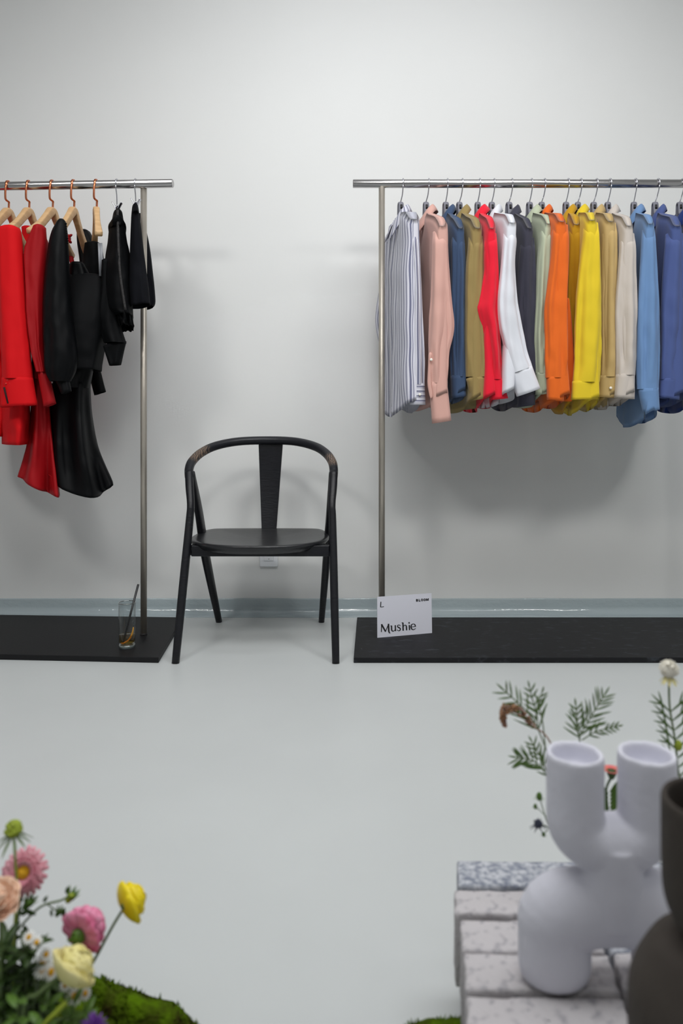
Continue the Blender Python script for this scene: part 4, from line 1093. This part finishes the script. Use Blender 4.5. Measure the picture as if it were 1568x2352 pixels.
# daisies
dl_ = [((66, 2153), 'daisy with reflexed petals, topmost of the little daisies'), ((84, 2165), 'small drooping daisy just right of the topmost one'), ((106, 2192), 'small daisy left of and above the cream ranunculus'),
       ((100, 2208), 'white daisy in the upper middle of the daisy cluster'), ((97, 2226), 'white daisy facing out, fullest of the daisy cluster'), ((118, 2233), 'white daisy touching the left side of the cream ranunculus'),
       ((172, 2288), 'white daisy directly under the cream ranunculus'), ((150, 2262), 'white daisy tucked at the lower left under the cream ranunculus'), ((196, 2282), 'white daisy at lower right under the cream ranunculus')]
for i, ((x, y), lab) in enumerate(dl_):
    Zd = .815 if i < 6 else .83; c = P(x, y, Zd)
    daisy(c, (random.uniform(-.3, .3), -.7, .5 if i not in (0, 1) else .9), .0092 if i in (3, 4, 5, 6) else .007, lab, [c, P(x - 4, y + 45, Zd), root(x - 10, Zd)], 'little daisies at the lower left')
# purple flower
Z6 = .74; t = thing('purple_flower', root(210, Z6), 'purple spiky flower at the bottom edge on the moss', 'flower')
c = P(215, 2352, Z6); m = MB(); rnd = random.Random(5)
for i in range(34):
    a = rnd.uniform(0, 6.28); el = rnd.uniform(.1, 1.4); leafm(m, c + Vector((0, 0, -.006)), (math.cos(a) * math.cos(el), math.sin(a) * math.cos(el), math.sin(el)), (0, 1, .1), .016, .004, .1)
obj('petals', m, M['purple'], t, solid=.0003); stemobj([c, c - Vector((.002, 0, .03)), root(212, Z6)], .0012, M['stem'], t)
# foliage
def leafy(lab, px, Z, top, spread, nl, seed, mm='leaf', lw=.012, ll=.035):
    t = thing('leafy_plant', root(px, Z), lab, 'plant', None); rnd = random.Random(seed); b = root(px, Z); h = P(px, top, Z).z - b.z
    ms = MB(); ml_ = MB()
    for s in range(9):
        a = rnd.uniform(0, 6.28); r = spread * rnd.uniform(.3, 1); e = b + Vector((math.cos(a) * r, math.sin(a) * r * .6, h * rnd.uniform(.6, 1)))
        pth = path3([b, b * .5 + e * .5 + Vector((0, 0, h * .15)), e], 14); ms.sweep(pth, .0009, 6)
        for k in range(nl):
            p = pth[rnd.randrange(3, 14)]; an = rnd.uniform(0, 6.28)
            leafm(ml_, p, (math.cos(an), math.sin(an), rnd.uniform(-.1, .9)), (0, 0, 1), ll * rnd.uniform(.5, 1), lw * rnd.uniform(.6, 1), .4)
    obj('stems', ms, M['stem'], t); obj('leaves', ml_, M[mm], t, solid=.0003)
leafy('dense dark green foliage at the left edge below the peach carnation', 5, .82, 2150, .045, 16, 41, 'leaf_dark')
leafy('dark green foliage under the daisy cluster', 70, .86, 2235, .05, 16, 42, 'leaf_dark')
leafy('bright green low foliage at the bottom left corner', 55, .745, 2305, .06, 16, 43, 'leaf', .010, .028)
leafy('green leaves low under the cream ranunculus', 140, .80, 2300, .04, 14, 44, 'leaf', .010, .026)
t = thing('cut_stem', root(95, .76), 'thick bright green stem slanting across the bottom edge', 'plant'); stemobj([P(158, 2296, .775), P(130, 2325, .77), P(96, 2362, .765), P(50, 2450, .76), root(30, .80)], .0026, M['lime'], t)
m = MB(); m.ball(P(158, 2296, .775), .0034, 10); obj('cut_end', m, M['stem'], t)

# ------------------------------------------------------------------ flowers behind the white vase
ZF = 1.0; RB = Vector((P(1405, 2010, ZF).x, ZF, BT - .004))
def sprig(t, pts, seed, n=11, L0_=.026, m_='frond', w=.0026, plane=(0, -1, 0), start=.25, sub=True):
    pth = path3(pts, 40); ms = MB(); ms.sweep(pth, .0009, 6); obj('stem', ms, M['stem'], t); ml_ = MB(); rnd = random.Random(seed)
    for i in range(n):
        k = int(40 * (start + (1 - start) * i / n)); k = min(k, 38); T = (pth[k + 1] - pth[k - 1]).normalized(); pl = Vector(plane); S = T.cross(pl).normalized()
        for s in (-1, 1):
            if rnd.random() < .08: continue
            dv_ = (T * .85 + S * s * .75 + pl * rnd.uniform(-.15, .25)).normalized(); Lf = L0_ * (1.15 - .6 * i / n) * rnd.uniform(.8, 1.1)
            leafm(ml_, pth[k], dv_, pl, Lf, w, rnd.uniform(-.2, .25) * s, 7)
            if sub:
                q = pth[k] + dv_ * Lf * .45
                for s2 in (-1, 1):
                    leafm(ml_, q, (dv_ + dv_.cross(pl) * s2 * .6).normalized(), pl, Lf * .45, w * .8, 0, 5)
    leafm(ml_, pth[-1], pth[-1] - pth[-3], plane, L0_ * .5, w, 0)
    obj('leaves', ml_, M[m_], t, solid=.0003)
def ft(lab, name='fern_sprig', dx=0.0, cat='plant'):
    return thing(name, RB + Vector((dx, 0, 0)), lab, cat)
t = ft('feathery green sprig leaning out highest at the left of the white vase', dx=-.01)
sprig(t, [RB + Vector((-.01, 0, 0)), P(1330, 1880, ZF), P(1262, 1740, ZF), P(1222, 1650, ZF), P(1160, 1588, ZF)], 1, n=8, L0_=.034, start=.66, sub=False)
sprig(t, [P(1235, 1672, ZF), P(1232, 1640, ZF), P(1222, 1605, ZF), P(1216, 1580, ZF)], 6, n=5, L0_=.022, start=.2, sub=False)
sprig(t, [P(1252, 1720, ZF), P(1246, 1660, ZF), P(1238, 1620, ZF), P(1244, 1592, ZF)], 7, n=4, L0_=.020, start=.45, sub=False)
t = ft('short feathery green sprig low at the left side of the white vase', dx=-.018)
sprig(t, [RB + Vector((-.018, 0, 0)), P(1320, 1880, ZF), P(1262, 1790, ZF), P(1228, 1750, ZF), P(1190, 1740, ZF)], 2, n=10, L0_=.030, start=.60, sub=False)
sprig(t, [P(1262, 1790, ZF), P(1250, 1760, ZF), P(1236, 1730, ZF), P(1222, 1705, ZF)], 8, n=7, L0_=.022, start=.1, sub=False)
t = ft('upright green sprig standing behind the left tube of the white vase', dx=.0)
sprig(t, [RB, P(1360, 1850, ZF), P(1330, 1710, ZF), P(1352, 1655, ZF), P(1385, 1600, ZF)], 3, n=11, L0_=.034, start=.55, sub=False)
sprig(t, [P(1335, 1712, ZF), P(1326, 1680, ZF), P(1325, 1650, ZF), P(1322, 1622, ZF)], 4, n=6, L0_=.024, start=.2, sub=False)
sprig(t, [P(1336, 1700, ZF), P(1365, 1682, ZF), P(1392, 1674, ZF), P(1418, 1668, ZF)], 5, n=6, L0_=.016, start=.2, sub=False)
# dried drooping flower spike
t = ft('drooping dried brown flower spike at the left of the white vase', 'dried_flower', -.006, 'flower')
dp = [RB + Vector((-.006, 0, 0)), P(1330, 1860, ZF), P(1264, 1706, ZF), P(1225, 1668, ZF), P(1190, 1632, ZF), P(1164, 1626, ZF), P(1155, 1645, ZF), P(1159, 1668, ZF)]
stemobj(dp, .0010, M['dried'], t, 50); pth = path3(dp, 120); m = MB(); rnd = random.Random(9)
for k in range(52, 120):
    w = .0042 * math.sin(PI * (.05 + .8 * (119 - k) / 68)) + .0008
    for j in range(5):
        a = rnd.uniform(0, 6.28); q = pth[k] + Vector((math.cos(a) * w, rnd.uniform(-w, w), math.sin(a) * w))
        m.ball(q, rnd.uniform(.0009, .0019), 6, axis=(rnd.uniform(-1, 1), rnd.uniform(-1, 1), rnd.uniform(-1, 1)), sq=(.8, 1.4))
obj('spike', m, M['dried'], t)
# thistle sprig
t = ft('thin sprig with a round blue thistle head at the left of the white vase', 'thistle', -.012, 'flower')
stemobj([RB + Vector((-.012, 0, 0)), P(1310, 1960, ZF), P(1262, 1905, ZF), P(1244, 1894, ZF), P(1236, 1892, ZF)], .0008, M['stem_dark'], t)
stemobj([P(1262, 1905, ZF), P(1250, 1870, ZF), P(1240, 1835, ZF)], .0007, M['stem'], t); stemobj([P(1254, 1876, ZF), P(1240, 1862, ZF), P(1229, 1853, ZF)], .0005, M['stem'], t); stemobj([P(1258, 1905, ZF), P(1252, 1912, ZF), P(1248, 1916, ZF)], .0005, M['stem'], t)
m = MB(); c = P(1236, 1892, ZF); m.ball(c, .0058, 14)
for i in range(40):
    o = Vector((random.uniform(-1, 1), random.uniform(-1, 1), random.uniform(-1, 1))).normalized(); m.sweep([c, c + o * .0078], [.0012, .0002], 5)
obj('thistle_head', m, M['thistle'], t)
m = MB()
for i in range(9): a = i * .7; leafm(m, c, (math.cos(a), math.sin(a) * .6, -.5), (0, 0, 1), .014, .0018, 0)
obj('bracts', m, M['thistle'], t, solid=.0003)
for x, y, r in ((1238, 1829, .0048), (1229, 1852, .003), (1248, 1916, .0028)):
    m = MB(); c = P(x, y, ZF); m.ball(c, r, 10, sq=(.85, 1.2))
    for i in range(6): a = i * 1.05; leafm(m, c - Vector((0, 0, r)), (math.cos(a), math.sin(a), .2), (0, 0, 1), r * 1.9, r * .4, 0)
    obj('bud', m, M['leaf'], t)
# coral flower between the tubes
t = ft('small coral flower on a stem seen between the two vase tubes', 'strawflower', .006, 'flower')
c = P(1404, 1768, ZF); m = MB()
for i in range(18):
    a = i * 2 * PI / 18; o = Vector((math.cos(a), math.sin(a), 0)); petal(m, c + o * .003 + Vector((0, 0, -.003)), Vector((0, 0, 1)), o, .011, .0045, 1.15, cup=.3, curl=.2, nu=4, nv=3)
obj('petals', m, M['coral'], t, solid=.0003)
m = MB(); m.lathe([(0, -.014), (.0035, -.012), (.0062, -.006), (.0068, -.001), (0, .0)], c, ns=14); obj('calyx', m, M['leaf_dark'], t)
stemobj([c - Vector((0, 0, .010)), P(1392, 1815, ZF), P(1398, 1880, ZF), RB + Vector((.006, 0, 0))], .0016, M['stem_dark'], t)
m = MB()
for i in range(16):
    y = 1800 + i * 4.5; s = -1 if i % 2 else 1; leafm(m, P(1398 + s * 2, y + 20, ZF), (s * .55, -.1, .8), (0, -1, 0), .022, .0045, .2)
obj('leaves', m, M['leaf'], t, solid=.0003)
# white puff flower, right
t = ft('fluffy white flower on a tall leafy stem at the right edge', 'scabiosa', .03, 'flower')
c = P(1536, 1537, ZF); m = MB(); rnd = random.Random(12)
for i in range(420):
    o = Vector((rnd.gauss(0, 1), rnd.gauss(0, 1), rnd.gauss(0, 1) + .2)).normalized(); m.sweep([c, c + o * rnd.uniform(.0115, .0140)], [.0012, .0005], 4, caps=False)
m.ball(c, .011, 14)
obj('petals', m, M['whitepuff'], t)
m = MB()
for i in range(11):
    a = i * .62; leafm(m, c - Vector((0, 0, .008)), (math.cos(a), math.sin(a), -.7 - .3 * (i % 2)), (0, 0, 1), .018, .005, .3)
obj('calyx', m, M['cream'], t, solid=.0003)
stp = [c - Vector((0, 0, .010)), P(1537, 1620, ZF), P(1548, 1690, ZF), P(1556, 1760, ZF), P(1558, 1830, ZF), P(1500, 1960, ZF), RB + Vector((.03, 0, 0))]
stemobj(stp, .0015, M['stem'], t, 50)
ml_ = MB(); pth = path3(stp, 60)
for i in range(10):
    k = 12 + i * 3; p = pth[k]
    for s in (-1, 1):
        d0 = Vector((s * .8, -.1, .75)); L2 = .040 - .0015 * i
        leafm(ml_, p, d0, (0, -1, 0), L2, .0032, .1 * s)
        q = p + d0.normalized() * L2 * .4
        leafm(ml_, q, (s * .3, 0, 1), (0, -1, 0), L2 * .5, .0026, 0); leafm(ml_, q, (s * 1, 0, .25), (0, -1, 0), L2 * .5, .0026, 0)
obj('leaves', ml_, M['leaf'], t, solid=.0003)
m = MB(); m.ball(P(1557, 1712, ZF), .0062, 12, sq=(.9, 1.2)); obj('bud', m, M['lime'], t)

# ------------------------------------------------------------------ lights
def area(name, loc, rot, size, power, col=(1, 1, 1), sy=None, spread=180):
    l = bpy.data.lights.new(name, 'AREA'); l.energy = power; l.color = col; l.shape = 'RECTANGLE' if sy else 'DISK'; l.size = size
    if sy: l.size_y = sy
    l.spread = math.radians(spread)
    o = bpy.data.objects.new(name, l); C.objects.link(o); o.location = loc; o.rotation_euler = rot; return o
def aim(o, tgt):
    o.rotation_euler = (Vector(tgt) - o.location).to_track_quat('-Z', 'Y').to_euler()
area('ceiling_and_fill_light', (.2, 1.1, 3.08), (0, 0, 0), 3.0, 51, (.985, .995, 1), .7)
area('ceiling_and_fill_light', (.0, -1.2, 3.08), (0, 0, 0), 2.4, 13, (.99, .99, 1), .8)  # added unseen fill behind the camera, brightens the low wall from the front
a = area('wall_light', (.25, 2.0, 3.07), (0, 0, 0), 1.6, 12, (.965, .975, 1), .2); aim(a, (.25, 3.2, 1.9))
for x, tx in ((-1.7, -.9), (.15, .1), (2.0, 1.2)):
    a = area('track_light', (x, .1, 3.05), (0, 0, 0), .6, 7.2, (1, .99, .965), spread=85); aim(a, (tx, 3.2, .75))
w = bpy.data.worlds.new('world'); bpy.context.scene.world = w; w.use_nodes = True
w.node_tree.nodes['Background'].inputs[0].default_value = (.5, .52, .55, 1); w.node_tree.nodes['Background'].inputs[1].default_value = .3

# ------------------------------------------------------------------ camera
cam = bpy.data.cameras.new('camera'); co = bpy.data.objects.new('camera', cam); C.objects.link(co)
co.location = (0, 0, H); co.rotation_euler = (PI / 2, 0, 0)
cam.sensor_fit = 'HORIZONTAL'; cam.sensor_width = 36; cam.lens = 36 * F / 1568
cam.shift_x = 0; cam.shift_y = -(1176 - YH) / 1568
cam.dof.use_dof = True; cam.dof.focus_distance = 2.68; cam.dof.aperture_fstop = 5.2
cam.clip_start = .02
sc = bpy.context.scene; sc.camera = co
sc.view_settings.view_transform = 'Standard'; sc.view_settings.look = 'None'; sc.view_settings.gamma = 1; sc.view_settings.exposure = 0
sc.view_settings.use_curve_mapping = False
